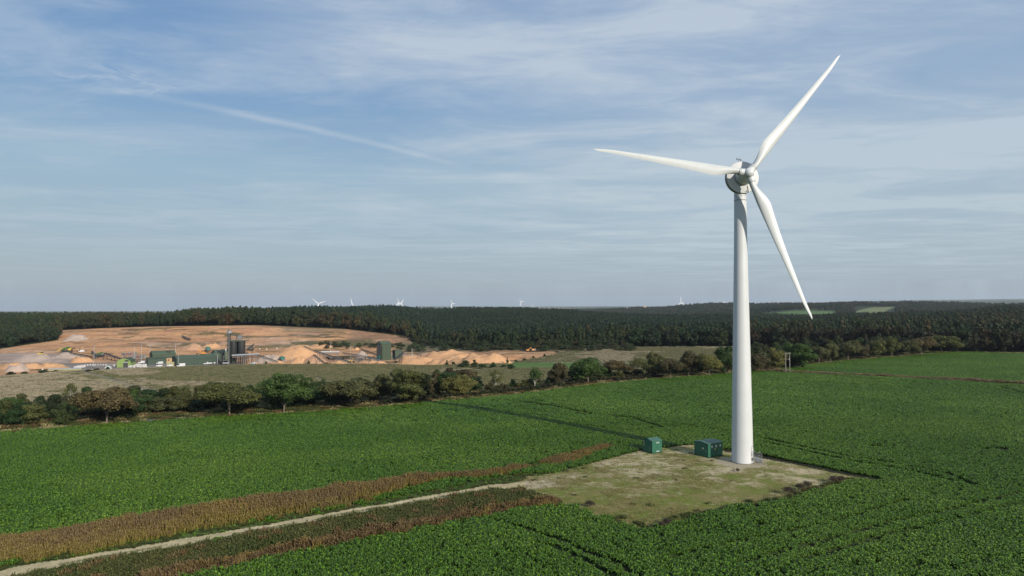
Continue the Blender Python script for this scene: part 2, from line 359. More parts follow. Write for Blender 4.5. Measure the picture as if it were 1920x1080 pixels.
def e_sand(t, c, p):
    zz = t.add('ShaderNodeMapping', Vector=p); zz.inputs['Scale'].default_value = (.02, .05, .9)
    st = t.noise(zz.outputs[0], 1.0, 5, .6, .4)
    c = t.mix(1.0, c, t.ramp(st, [(.3, (.72, .66, .62)), (.52, (1, 1, 1)), (.75, (1.12, 1.12, 1.14))]), 'MULTIPLY')
    red = t.ss(t.noise(p, .028, 6, .65, .6), .54, .66)
    c = t.mix(t.m('MULTIPLY', red, .55), c, (.40, .195, .115, 1))
    c, n = mulnoise(t, c, p, .22, .80, 1.14, 6, .65); return c, n, .9, 1.2
def e_hill(t, c, p):
    c, n = mulnoise(t, c, p, .02, .8, 1.2, 6, .7); return c, n, .3, 2
GM = {0: ground_mat('field_soil', e_soil), 1: ground_mat('rough_grass', e_soil), 2: ground_mat('pad_turf', e_pad), 3: ground_mat('track_dirt', e_track),
      4: ground_mat('stubble', e_stub), 7: ground_mat('lane_asphalt', e_track), 5: ground_mat('quarry_sand', e_sand), 6: ground_mat('hill_turf', e_hill)}

def link(o, parent=None):
    C.objects.link(o)
    if parent is not None: o.parent = parent
    return o
def tag(o, label=None, cat=None, group=None, kind=None):
    if label: o['label'] = label
    if cat: o['category'] = cat
    if group: o['group'] = group
    if kind: o['kind'] = kind
    return o
def np_mesh(name, V, quads, mats, midx=None, smooth=False):
    me = bpy.data.meshes.new(name); V = np.asarray(V, np.float32); quads = np.asarray(quads, np.int32); k = quads.shape[1]
    me.vertices.add(len(V)); me.vertices.foreach_set('co', V.ravel())
    me.loops.add(quads.size); me.loops.foreach_set('vertex_index', quads.ravel())
    me.polygons.add(len(quads)); me.polygons.foreach_set('loop_start', np.arange(0, quads.size, k, dtype=np.int32))
    me.polygons.foreach_set('loop_total', np.full(len(quads), k, np.int32))
    if midx is not None: me.polygons.foreach_set('material_index', np.asarray(midx, np.int32))
    me.polygons.foreach_set('use_smooth', np.full(len(quads), smooth))
    for m in mats: me.materials.append(m)
    me.update(calc_edges=True); return me
def attr_col(me, name, c):
    a = me.color_attributes.new(name, 'FLOAT_COLOR', 'POINT'); c = np.asarray(c, np.float32)
    if c.shape[1] == 3: c = np.concatenate([c, np.ones((len(c), 1), np.float32)], 1)
    a.data.foreach_set('color', c.ravel())
def attr_f(me, name, v, dom='POINT', typ='FLOAT'):
    a = me.attributes.new(name, typ, dom); a.data.foreach_set('value', np.asarray(v)); return a

# ---------------------------------------------------------------- the land
us = np.concatenate([np.linspace(-1.66, -.84, 50), np.linspace(-.83, .83, 980), np.linspace(.84, 1.66, 50)])
ys = np.concatenate([np.linspace(2, 58, 20), np.exp(np.linspace(math.log(60), math.log(1500), 780)), np.exp(np.linspace(math.log(1520), math.log(13800), 170))])
UU, YY = np.meshgrid(us, ys)
XX = UU * np.maximum(YY, 60); X1, Y1 = XX.ravel(), YY.ravel(); Z1 = height(X1, Y1)
px1, py1 = project(X1, Y1, h0(X1, Y1)); py1 = np.where(Y1 < 60, 2000, py1)
reg = region_px(px1, py1, Y1)
rg = np.maximum.accumulate((reg == 6).reshape(UU.shape), axis=0).ravel(); reg[rg] = 6
nc = near_class(X1, Y1)
c = np.empty((len(X1), 3), np.float32)
n1 = fbm(X1 / 30, Y1 / 20, 21, 3)[:, None]; n2 = fbm(X1 / 7, Y1 / 5, 22, 3)[:, None]
A = lambda *v: np.array(v, np.float32)
lerp = lambda a, b, t: a * (1 - t) + b * t
c[:] = lerp(A(.030, .052, .014), A(.045, .068, .018), n2)                                  # under the crop
c[reg == 1] = lerp(A(.055, .065, .022), A(.12, .095, .045), sstep(n2, .35, .65))[reg == 1]
stub = lerp(A(.24, .20, .125), A(.13, .14, .055), sstep(n1 + .25 * sstep(px1[:, None], 250, 500) - .12, .42, .62))
stub = lerp(stub, A(.30, .255, .17), sstep(n2, .55, .75) * .5)
c[reg == 4] = stub[reg == 4]
m = (reg == 4) & (px1 > 949) & (py1 > 679.5) & (py1 < 690) & (px1 < 1085); c[m] = A(.085, .145, .035)
m = (reg == 4) & (px1 > 1010) & (py1 < 679.5); c[m] = lerp(A(.20, .175, .11), A(.27, .23, .15), n2)[m]
sand = lerp(A(.47, .245, .115), A(.55, .32, .175), n1); sand = lerp(sand, A(.42, .30, .22), sstep(fbm(X1 / 60, Y1 / 25, 40, 3)[:, None], .60, .75) * .7)
scrub = sstep(fbm(X1 / 26, Y1 / 7, 44, 4) + .28 * np.exp(-((px1 - 640) / 120) ** 2) * np.exp(-((py1 - 645) / 8) ** 2) + .2 * np.exp(-((px1 - 820) / 90) ** 2 - ((py1 - 655) / 8) ** 2)
              + .1 * np.exp(-((px1 - 350) / 60) ** 2 - ((py1 - 648) / 6) ** 2), (.64), .70)[:, None]
sand = lerp(sand, A(.085, .085, .04), scrub * .85)
sand = lerp(sand, A(.115, .11, .06), (sstep(px1, 735, 765) * sstep(py1, 663, 655))[:, None])
sand = lerp(sand, A(.36, .30, .26), (sstep(np.abs(py1 - 672), 14, 6) * sstep(px1, 175, 120))[:, None] * .8)
yard = (sstep(py1, 678, 683) * sstep(np.abs(px1 - 300), 200, 170))[:, None]
sand = lerp(sand, A(.24, .215, .19), yard)
def stroke(pts, wd, col, st, fz=1.0):  # scrub and strata lines, plus brown bench shading painted into the sand colour
    global sand
    pts = np.array(pts, float); yy = np.interp(px1, pts[:, 0], pts[:, 1]); inx = sstep(px1, pts[0, 0] - 8, pts[0, 0] + 8) * sstep(px1, pts[-1, 0] + 8, pts[-1, 0] - 8)
    yy = yy + (fbm(X1 / 9, X1 / 31 + 5, 51, 3) - .5) * 3 * fz
    sand = lerp(sand, A(*col), (np.exp(-((py1 - yy) / (wd * 1.7)) ** 2) * inx * st * sstep(fbm(X1 / 7, Y1 / 5, 52, 3), .25, .5))[:, None])
sand = lerp(sand, A(.30, .15, .085), (np.exp(-((px1 - 385) / 60) ** 2 - ((py1 - 651) / 9) ** 2) * .75 * sstep(fbm(X1 / 12, Y1 / 8, 53, 3), .38, .55))[:, None])
sand = lerp(sand, A(.27, .165, .10), (sstep(px1, 640, 665) * sstep(py1, 648, 641) * .8)[:, None])
sand = lerp(sand, A(.20, .155, .09), (sstep(px1, 515, 540) * sstep(py1, 624, 621) * sstep(px1, 655, 640) * .75)[:, None])
stroke([(455, 633.5), (520, 631), (560, 629), (640, 627)], 1.0, (.10, .09, .045), .9, .3); stroke([(120, 640), (200, 641), (300, 636), (420, 636), (455, 634)], 1.1, (.34, .19, .11), .7)
stroke([(130, 650), (230, 646), (300, 650), (330, 654)], 1.2, (.33, .185, .105), .7); stroke([(180, 624), (300, 622), (480, 620), (520, 621)], .9, (.38, .21, .12), .6)
stroke([(280, 651), (350, 647), (400, 643), (440, 640)], 2.0, (.12, .105, .055), .8, 1.5); stroke([(480, 652), (560, 646), (640, 641), (700, 640)], 2.2, (.10, .10, .045), .8, 1.2)
stroke([(100, 670), (150, 672), (220, 668)], 1.4, (.22, .15, .10), .7); stroke([(0, 682), (60, 683), (140, 687)], 1.2, (.22, .15, .11), .6); stroke([(640, 648), (700, 646), (760, 650)], 2.5, (.09, .10, .04), .85, 1.2)
stroke([(560, 668), (620, 671), (700, 678)], 1.4, (.25, .16, .11), .6); stroke([(860, 664), (960, 662), (1040, 660)], 1.0, (.40, .24, .15), .6)
c[reg == 5] = sand[reg == 5]; c[reg == 7] = A(.15, .15, .155)
hill = lerp(A(.020, .030, .012), A(.038, .045, .016), n2)
fld = hash2(np.floor((X1 + Y1 * .4) / 260), np.floor((Y1 - X1 * .25) / 330), 77)[:, None]; fld2 = hash2(np.floor((X1 + Y1 * .4) / 260), np.floor((Y1 - X1 * .25) / 330), 78)[:, None]
farc = np.where(fld < .5, A(.035, .045, .018), np.where(fld2 < .35, A(.09, .15, .04), np.where(fld2 < .7, A(.24, .20, .12), A(.13, .13, .06))))
hill = np.where((Y1 > 3500)[:, None], farc, hill)
g1 = inpoly(px1, py1, [(1435,588),(1450,583.5),(1500,581.5),(1565,585),(1560,590)]) & (Y1 > 1300); g2 = inpoly(px1, py1, [(1608,583),(1635,577),(1672,573.5),(1678,576),(1660,584)]) & (Y1 > 1300)
g1 = (px1 > 1435) & (px1 < 1565) & (Y1 > 1560) & (Y1 < 1960); g2 = inpoly(px1, Y1, [(1600,1900),(1650,1850),(1668,2100),(1680,2290),(1640,2260),(1618,2120)]) & (Y1 > 1500)
hill[g1] = A(.09, .15, .045); hill[g2] = A(.155, .175, .075)
c[reg == 6] = hill[reg == 6]
nn = Y1 < 420
c[nn & (nc == 1)] = lerp(A(.045, .085, .02), A(.10, .11, .035), n2)[nn & (nc == 1)]
c[nn & (nc == 2)] = lerp(A(.13, .13, .04), A(.20, .17, .08), n2)[nn & (nc == 2)]
c[nn & (nc == 3)] = lerp(A(.38, .31, .165), A(.60, .50, .31), n2)[nn & (nc == 3)]
# grassy crown between the wheel lines of the track
tdc = np.abs(segdist(X1[nn], Y1[nn], TRACK)); idx = np.where(nn)[0][(tdc < .28)]; idx = idx[(nc[idx] == 3) & (n2[idx, 0] > .47)]; c[idx] = A(.20, .18, .08)
c[nn & (nc == 7)] = A(.09, .085, .025); c[nn & (nc == 8)] = A(.04, .05, .018); c[nn & (nc == 9)] = A(.10, .05, .028); c[nn & (nc == 10)] = A(.10, .065, .04)
# rusty bare soil lip by the crop at the pad's near right side
lip = segdist(X1, Y1, flat([1420,1480,1535,1600], [962,948,932,911])); c[(lip < .45) & (Y1 < 140)] = A(.16, .07, .04)
padmix = np.zeros(len(X1), np.float32); padmix[nn & (nc == 2)] = 1
tdm = np.zeros(len(X1)); tdm[nn] = segdist(X1[nn], Y1[nn], TRACK)
fade = sstep(px1, 985, 1085); fr2 = (nc == 2) & nn & (px1 < 1130) & (tdm < 6); blend = np.clip(fade + sstep(tdm, 1.2, 3.2), 0, 1); padmix[fr2] = blend[fr2]
k2 = fr2 & (tdm < 3.2); c[k2] = lerp(A(.40, .32, .21), A(.55, .46, .33), n2)[k2]
gravel_ring = np.hypot(X1 - 40, Y1 - 119.5)
c[(gravel_ring < 4.2) & (nc == 2)] = A(.40, .33, .24); padmix[(gravel_ring < 4.2) & (nc == 2)] = .25
Z1 = Z1 - .12 * np.exp(-(tdc_all := np.clip(tramdist(X1, Y1), 0, 3)) ** 2 / .2) * nn
c[(tdc_all < .15) & nn & (nc == 0)] = A(.024, .022, .012)
nU = len(us); ii = np.arange(len(ys) - 1)[:, None] * nU + np.arange(nU - 1)[None]; ii = ii.ravel()
Q = np.stack([ii, ii + 1, ii + nU + 1, ii + nU], 1)
freg = reg[ii].copy(); freg[(nc[ii] == 2) & (Y1[ii] < 420)] = 2; freg[(nc[ii] == 3) & (Y1[ii] < 420)] = 3
V1 = np.stack([X1, Y1, Z1], 1)
NAMES = {0: 'crop_field_ground', 1: 'grass_verge', 2: 'gravel_pad', 3: 'dirt_track', 4: 'stubble_field', 7: 'lane', 5: 'quarry_ground', 6: 'hills'}
for rid, nm in NAMES.items():
    q = Q[freg == rid]
    used, inv = np.unique(q, return_inverse=True)
    me = np_mesh(nm, V1[used], inv.reshape(q.shape), [GM[rid]], None, True)
    attr_col(me, 'col', c[used]); attr_f(me, 'padmix', padmix[used])
    tag(link(bpy.data.objects.new(nm, me)), kind='structure')

# ---------------------------------------------------------------- mesh building
class MB:
    def __init__(s): s.v = []; s.f = []
    def add(s, vs, fs):
        k = len(s.v); s.v += [tuple(map(float, v)) for v in vs]; s.f += [tuple(i + k for i in f) for f in fs]; return s
    def box(s, c, d, rz=0, M=None, taper=1.0):
        vs = []
        for z in (-.5, .5):
            t = taper if z > 0 else 1
            for x, y in ((-.5, -.5), (.5, -.5), (.5, .5), (-.5, .5)):
                X, Y = x * d[0] * t, y * d[1] * t
                v = Vector((X * math.cos(rz) - Y * math.sin(rz) + c[0], X * math.sin(rz) + Y * math.cos(rz) + c[1], z * d[2] + c[2]))
                vs.append(M @ v if M else v)
        return s.add(vs, [(3, 2, 1, 0), (4, 5, 6, 7), (0, 1, 5, 4), (1, 2, 6, 5), (2, 3, 7, 6), (3, 0, 4, 7)])
    def tube(s, pts, rs, n=12, cap=True):
        pts = [Vector(p) for p in pts]; vs = []
        if not hasattr(rs, '__len__'): rs = [rs] * len(pts)
        up = Vector((0, 0, 1)); ref = None
        for i, p in enumerate(pts):
            d = (pts[min(i + 1, len(pts) - 1)] - pts[max(i - 1, 0)]).normalized()
            a = d.cross(up if abs(d.z) < .95 else Vector((0, 1, 0))).normalized() if ref is None else (ref - d * ref.dot(d)).normalized()
            ref = a; b = d.cross(a)
            for k in range(n): vs.append(p + (a * math.cos(2 * math.pi * k / n) + b * math.sin(2 * math.pi * k / n)) * rs[i])
        fs = [(i * n + k, i * n + (k + 1) % n, (i + 1) * n + (k + 1) % n, (i + 1) * n + k) for i in range(len(pts) - 1) for k in range(n)]
        if cap: fs += [tuple(range(n))[::-1], tuple(range((len(pts) - 1) * n, len(pts) * n))]
        return s.add(vs, fs)
    def bar(s, a, b, w_, h=None):
        a, b = Vector(a), Vector(b); d = b - a; L_ = d.length
        M = Matrix.Translation((a + b) / 2) @ d.to_track_quat('X', 'Z').to_matrix().to_4x4()
        return s.box((0, 0, 0), (L_, w_, h or w_), 0, M)
    def prism(s, prof, y0, y1):
        """profile of (x, z), swept along y"""
        n = len(prof); vs = [(x, y0, z) for x, z in prof] + [(x, y1, z) for x, z in prof]
        return s.add(vs, [tuple(range(n)), tuple(range(n, 2 * n))[::-1]] + [(k, k + n, (k + 1) % n + n, (k + 1) % n) for k in range(n)])
    def build(s, name, mat, parent=None, smooth=False, bevel=0):
        me = bpy.data.meshes.new(name); me.from_pydata(s.v, [], s.f); me.materials.append(MATS[mat])
        import bmesh
        b = bmesh.new(); b.from_mesh(me); bmesh.ops.recalc_face_normals(b, faces=b.faces)
        if bevel: bmesh.ops.bevel(b, geom=b.edges[:], offset=bevel, segments=2, affect='EDGES', profile=.7)
        b.to_mesh(me); b.free()
        if smooth:
            me.polygons.foreach_set('use_smooth', [True] * len(me.polygons)); me.set_sharp_from_angle(angle=R(40))
        return link(bpy.data.objects.new(name, me), parent)
def thing(name, label, cat, loc=(0, 0, 0), rz=0, group=None):
    o = bpy.data.objects.new(name, None); C.objects.link(o); o.empty_display_size = .5
    o.location = loc; o.rotation_euler = (0, 0, rz); return tag(o, label, cat, group)
def copy_tree(o, parent=None, kids=None):
    c_ = o.copy(); C.objects.link(c_); c_.parent = parent
    for ch in KIDS.get(o.name, [x for x in o.children]): copy_tree(ch, c_)
    return c_
KIDS = {}

# ---------------------------------------------------------------- materials of the built things
paint('turbine_white', (.57, .58, .57), .45, .06, .35, dirt=(.38, .39, .37, .25)); paint('blade_white', (.54, .555, .535), .38, .05, .3, dirt=(.37, .385, .36, .3))
paint('rim_shade_grey', (.17, .165, .15), .6, .1, 1.5)  # shade on the drum's side painted into this grey
paint('far_white', (.80, .80, .80), .5, .05)
paint('generator_cream', (.56, .555, .53), .5, .05, 1.2); paint('seam_grey', (.25, .25, .25), .6); paint('dark_gap', (.05, .05, .05), .8)
paint('base_concrete', (.30, .28, .25), .9, .25, 3); paint('galvanised', (.32, .34, .36), .5, .2, 4, metal=.6)
paint('kiosk_green', (.024, .118, .068), .5, .16, 2.5, dirt=(.06, .12, .085, .45)); paint('kiosk_green_dark', (.014, .070, .048), .5, .18, 2.5, dirt=(.03, .07, .05, .45))
paint('kiosk_roof', (.045, .125, .085), .55, .2, 3, dirt=(.10, .15, .12, .4)); paint('label_white', (.62, .62, .58), .5); paint('label_yellow', (.55, .48, .12), .5)
paint('vent_grey', (.33, .38, .37), .5)
paint('shed_green', (.028, .054, .034), .6, .18, .6, corr=6, dirt=(.05, .085, .05, .3)); paint('shed_roof', (.062, .092, .056), .7, .2, .5, corr=5, dirt=(.11, .14, .09, .4))
paint('shed_olive', (.040, .062, .034), .65, .15, .4, corr=5); paint('shed_lime', (.20, .28, .075), .6, .15, .6)
paint('black_steel', (.028, .030, .030), .55, .3, .8); paint('silo_black', (.030, .033, .032), .5, .3, .5, dirt=(.07, .07, .065, .5)); paint('vessel_green', (.085, .105, .065), .6, .2, 1)
paint('steel_grey', (.20, .20, .20), .6, .3, 2, metal=.2); paint('pale_sheet', (.42, .44, .46), .45, .15, .5); paint('white_body', (.55, .55, .55), .4, .12, 1.5)
paint('dark_glass', (.02, .025, .03), .1); paint('tyre_black', (.02, .02, .02), .85); paint('digger_orange', (.62, .26, .04), .5, .1); paint('digger_yellow', (.60, .42, .05), .5, .1)
paint('red_paint', (.30, .03, .02), .5, .2); paint('teal_paint', (.03, .14, .12), .5, .15); paint('screen_green', (.05, .13, .03), .5, .2)
paint('pole_grey', (.40, .41, .42), .5, .1); paint('wood_pole', (.20, .17, .14), .9, .25, 4); paint('pale_wood', (.22, .20, .18), .9, .15, 4)
paint('bag_white', (.50, .48, .46), .8, .15, 2); paint('pale_brick', (.33, .30, .17), .8, .15, 1); paint('cab_tan', (.45, .28, .14), .7, .2, 1)
for nm_, cc in (('sand_heap_orange', (.55, .32, .17)), ('sand_heap_grey', (.42, .33, .27)), ('sand_heap_brown', (.45, .275, .17))):
    m_, t_ = newmat(nm_); p_ = t_.add('ShaderNodeTexCoord').outputs['Object']
    c_ = t_.mix(1.0, (*cc, 1), t_.ramp(t_.noise(p_, .6, 6, .7), [(.3, (.82, .80, .78)), (.7, (1.1, 1.1, 1.12))]), 'MULTIPLY')
    finish(t_, c_, .95, t_.noise(p_, 1.2, 5, .7), .8, .5, 0, .1)
m_, t_ = newmat('pond_water'); finish(t_, (.05, .06, .06, 1), .06, t_.noise(t_.add('ShaderNodeTexCoord').outputs['Object'], 1.5, 3), .08, .05)
def leafmat(name, transl=.25, vary=.35, rough=.6, spec=.25):
    m, t = newmat(name); oi = t.add('ShaderNodeObjectInfo'); a = t.add('ShaderNodeAttribute', dict(attribute_name='tint')).outputs['Fac']
    c_ = t.mix(1.0, oi.outputs['Color'], t.ramp(a, [(0, (1 - vary,) * 3), (1, (1 + vary,) * 3)]), 'MULTIPLY')
    finish(t, c_, rough, None, 0, 0, 0, spec, transl)
leafmat('tree_leaves')
def inst_leafmat(name, stops, transl=.2, vary=.3, rough=.6, spec=.25, patch=None):
    """colour differs from plant to plant by the instance's random number and by slow patches over the land"""
    m, t = newmat(name); oi = t.add('ShaderNodeObjectInfo'); a = t.add('ShaderNodeAttribute', dict(attribute_name='tint')).outputs['Fac']
    r_ = oi.outputs['Random']
    if patch: r_ = t.m('ADD', t.m('MULTIPLY', r_, 1 - patch[1]), t.m('MULTIPLY', t.ss(t.noise(oi.outputs['Location'], patch[0], 3), .35, .65), patch[1]))
    c_ = t.mix(1.0, t.ramp(r_, stops), t.ramp(a, [(0, (1 - vary,) * 3), (1, (1 + vary,) * 3)]), 'MULTIPLY')
    finish(t, c_, rough, None, 0, 0, 0, spec, transl)
inst_leafmat('pine_leaves', [(0, (.016, .030, .018)), (.6, (.024, .044, .024)), (1, (.036, .056, .026))], .1, .4, patch=(.006, .5))
inst_leafmat('oak_leaves', [(0, (.018, .032, .012)), (.5, (.030, .046, .015)), (.85, (.045, .055, .018)), (1, (.060, .060, .020))], .15, .4, patch=(.008, .5))
inst_leafmat('autumn_leaves', [(0, (.035, .042, .015)), (.4, (.048, .047, .018)), (.8, (.060, .050, .021)), (1, (.074, .056, .021))], .15, .4, patch=(.01, .5))
m_, t_ = newmat('bark'); finish(t_, t_.mix(t_.noise(t_.add('ShaderNodeTexCoord').outputs['Object'], 3, 5), (.09, .07, .05, 1), (.22, .18, .13, 1)), .9)
m_, t_ = newmat('pale_bark'); finish(t_, t_.mix(t_.noise(t_.add('ShaderNodeTexCoord').outputs['Object'], 3, 5), (.25, .23, .19, 1), (.42, .40, .36, 1)), .9)

# ---------------------------------------------------------------- leaves, crowns
def leaf_quads(P, N, size, asp=.6):
    """one rhombus-like leaf spray at each point P facing N"""
    n = len(P); r = rng.normal(size=(n, 3)); t = np.cross(N, r); t /= np.linalg.norm(t, axis=1)[:, None] + 1e-9
    b = np.cross(N, t); s = (size * rng.uniform(.6, 1.35, n))[:, None]
    V = np.stack([P - t * s * .5, P + b * s * asp * .5 + N * s * .06, P + t * s * .5, P - b * s * asp * .5 - N * s * .06], 1).reshape(-1, 3)
    return V, np.arange(4 * n).reshape(n, 4)
def crown(seed, kind='round', nl=4000, ls=.045, ncl=46, ztrunk=.16):
    """crown in a unit box: x, y in -.5..5, z ztrunk..1. returns V, quads, tint"""
    global rng
    keep = rng; rng = np.random.default_rng(seed)
    if kind == 'pine':
        zz = rng.uniform(0, 1, ncl) ** .8; rad = .46 * (1 - zz) ** .65 + .03; az_ = rng.uniform(0, 6.283, ncl)
        rr = rad * rng.uniform(.35, 1, ncl)
        cc = np.stack([rr * np.cos(az_), rr * np.sin(az_), ztrunk + .04 + zz * (.93 - ztrunk)], 1); cr = (.07 + .10 * (1 - zz)) * rng.uniform(.7, 1.2, ncl)
    else:
        d = rng.normal(size=(ncl, 3)); d /= np.linalg.norm(d, axis=1)[:, None]
        if kind == 'dome': d[:, 2] = np.abs(d[:, 2]) * 1.0 - .25
        r_ = rng.uniform(.35, 1, ncl) ** .5
        lump = (1 + .20 * np.sin(d[:, 0] * 4 + seed) + .16 * np.sin(d[:, 1] * 5 + 2 * seed) + .12 * np.sin(d[:, 2] * 6 + seed)) * rng.uniform(.88, 1.12, ncl)
        h = 1 - ztrunk; cz = ztrunk + h * (.42 if kind == 'dome' else .5)
        cc = np.stack([d[:, 0] * .37 * r_ * lump, d[:, 1] * .37 * r_ * lump, cz + d[:, 2] * (h * (.46 if kind == 'dome' else .38)) * r_ * lump], 1)
        if kind == 'tall': cc[:, :2] *= (1.05 - .45 * (cc[:, 2:3] - ztrunk) / h)
        cr = rng.uniform(.06, .16, ncl)
    per = rng.choice(ncl, nl, p=cr ** 2 / (cr ** 2).sum())
    d = rng.normal(size=(nl, 3)); d[:, 2] += .35; d /= np.linalg.norm(d, axis=1)[:, None]
    Pn = cc[per] + d * (cr[per] * rng.uniform(.72, 1.12, nl))[:, None] * np.array([1, 1, .85])
    Pn[:, 2] = np.maximum(Pn[:, 2], .012)
    N = d * .9 + rng.normal(size=(nl, 3)) * .45; N /= np.linalg.norm(N, axis=1)[:, None]
    V, q = leaf_quads(Pn, N, ls)
    clt = rng.uniform(.25, .75, ncl); tint = np.clip(clt[per] + rng.normal(0, .14, nl), 0, 1)
    rng = keep
    return V, q, np.repeat(tint, 4), cc
def limbs(seed, cc, ztrunk, hw=9.0, w_=8.0, bare=False):
    """tapered trunk with limbs to some of the leaf clumps, in unit-box coordinates"""
    r = np.random.default_rng(seed + 100); mb = MB(); tr = .018
    top = .62
    lean = r.uniform(-.03, .03, 2)
    pts = [(0, 0, -.03), (lean[0] * .3, lean[1] * .3, ztrunk * .8), (lean[0], lean[1], .4), (lean[0] * 1.6, lean[1] * 1.5, top)]
    mb.tube(pts, [tr * 1.6, tr, tr * .7, tr * .3], 7)
    for k in r.choice(len(cc), min(9 if not bare else 20, len(cc)), replace=False):
        c_ = cc[k]; z0_ = r.uniform(ztrunk * .8, .45); f = (z0_ / .4)
        a = Vector((lean[0] * min(f, 1), lean[1] * min(f, 1), z0_)); b = Vector(c_); mdl = a.lerp(b, .5) + Vector((0, 0, -.02 + .04 * r.random()))
        mb.tube([a, mdl, b], [tr * .55, tr * .38, tr * .15], 5)
    return mb
def mb_mesh(mb, name, mat):
    me = bpy.data.meshes.new(name); me.from_pydata(mb.v, [], mb.f); me.materials.append(MATS[mat]); return me
def crown_me(name, seed, kind, nl, ls, ncl, zt, mat='tree_leaves'):
    V, q, t, cc = crown(seed, kind, nl, ls, ncl, zt); me = np_mesh(name, V, q, [MATS[mat]]); attr_f(me, 'tint', t); return me, cc
TREE = {}
for key, seed, kind, nl, ls, ncl, zt, bark in (
    ('oak1', 11, 'dome', 13000, .040, 60, .17, 'bark'), ('oak2', 12, 'dome', 12000, .040, 50, .14, 'bark'), ('round1', 13, 'round', 12000, .040, 52, .10, 'bark'),
    ('round2', 14, 'round', 12000, .041, 44, .12, 'bark'), ('bush1', 15, 'round', 5200, .062, 34, .0, 'bark'), ('bush2', 16, 'dome', 5200, .064, 30, -.08, 'bark'),
    ('bush3', 26, 'tall', 5000, .062, 30, .0, 'bark'),
    ('tall1', 17, 'tall', 9500, .042, 44, .14, 'bark'), ('tall2', 18, 'tall', 9000, .043, 40, .08, 'bark'), ('birch1', 19, 'tall', 1500, .050, 30, .22, 'pale_bark'),
    ('birch2', 20, 'tall', 1900, .050, 34, .2, 'pale_bark'), ('pine1', 21, 'pine', 4200, .065, 70, .06, 'bark'), ('far1', 22, 'dome', 1500, .085, 34, .02, 'bark'),
    ('far2', 23, 'round', 1500, .085, 30, .02, 'bark'), ('far3', 24, 'tall', 1300, .085, 28, .02, 'bark'), ('farpine1', 25, 'pine', 900, .095, 44, .0, 'bark'), ('farpine2', 27, 'pine', 900, .095, 38, .0, 'bark')):
    cm_, cc_ = crown_me('leafy_crown', seed, kind, nl, ls, ncl, zt)
    TREE[key] = (cm_, mb_mesh(limbs(seed, cc_, max(zt, .06), bare='birch' in key), 'trunk', bark))
def tree(name, key, x, y, h, w_, col, label, cat='tree', group=None, rz=None, trunk=True, z=None):
    cm_, tm = TREE[key]
    o = thing(name, label, cat, (x, y, hgt(x, y) if z is None else z), rng.uniform(0, 6.28) if rz is None else rz, group)
    a = link(bpy.data.objects.new('crown', cm_), o); a.scale = (w_, w_, h); a.color = (*col, 1)
    if trunk:
        b = link(bpy.data.objects.new('trunk', tm), o); b.scale = (min(w_, h * 1.0),) * 2 + (h,)
    return o

# ---------------------------------------------------------------- instanced ground cover (geometry nodes)
def hidden(name, me): return bpy.data.objects.new(name, me)                 # a source shape, never linked to the scene
def scatter(name, P, srcs, idx, rot, scl, label, cat, kind='stuff', tilt=None):
    me = bpy.data.meshes.new(name + '_points'); me.vertices.add(len(P)); me.vertices.foreach_set('co', np.asarray(P, np.float32).ravel())
    attr_f(me, 'idx', np.asarray(idx, np.int32), typ='INT'); attr_f(me, 'rot', np.asarray(rot, np.float32)); attr_f(me, 'scl', np.asarray(scl, np.float32))
    sz = me.attributes.new('sz', 'FLOAT', 'POINT'); sz.data.foreach_set('value', np.asarray(scl if tilt is None else tilt, np.float32))
    o = link(bpy.data.objects.new(name, me)); tag(o, label, cat, None, kind)
    g = bpy.data.node_groups.new(name, 'GeometryNodeTree')
    g.interface.new_socket('Geometry', in_out='INPUT', socket_type='NodeSocketGeometry'); g.interface.new_socket('Geometry', in_out='OUTPUT', socket_type='NodeSocketGeometry')
    n = g.nodes; l = g.links; gi_ = n.new('NodeGroupInput'); go = n.new('NodeGroupOutput'); jn = n.new('GeometryNodeJoinGeometry'); l.new(jn.outputs[0], go.inputs[0])
    def na(nm, typ='FLOAT'):
        a = n.new('GeometryNodeInputNamedAttribute'); a.data_type = typ; a.inputs['Name'].default_value = nm; return a.outputs['Attribute']
    ia, ra, sa, sza = na('idx', 'INT'), na('rot'), na('scl'), na('sz')
    cr = n.new('ShaderNodeCombineXYZ'); l.new(ra, cr.inputs[2]); cs = n.new('ShaderNodeCombineXYZ'); l.new(sa, cs.inputs[0]); l.new(sa, cs.inputs[1]); l.new(sza, cs.inputs[2])
    for k_, s in enumerate(srcs):
        ob = n.new('GeometryNodeObjectInfo'); ob.inputs['Object'].default_value = s; ob.inputs['As Instance'].default_value = True
        cmp_ = n.new('FunctionNodeCompare'); cmp_.data_type = 'INT'; cmp_.operation = 'EQUAL'; l.new(ia, cmp_.inputs[2]); cmp_.inputs[3].default_value = k_
        ip = n.new('GeometryNodeInstanceOnPoints'); l.new(gi_.outputs[0], ip.inputs['Points']); l.new(cmp_.outputs[0], ip.inputs['Selection'])
        l.new(ob.outputs['Geometry'], ip.inputs['Instance']); l.new(cr.outputs[0], ip.inputs['Rotation']); l.new(cs.outputs[0], ip.inputs['Scale'])
        l.new(ip.outputs[0], jn.inputs[0])
    mod = o.modifiers.new('scatter', 'NODES'); mod.node_group = g; return o

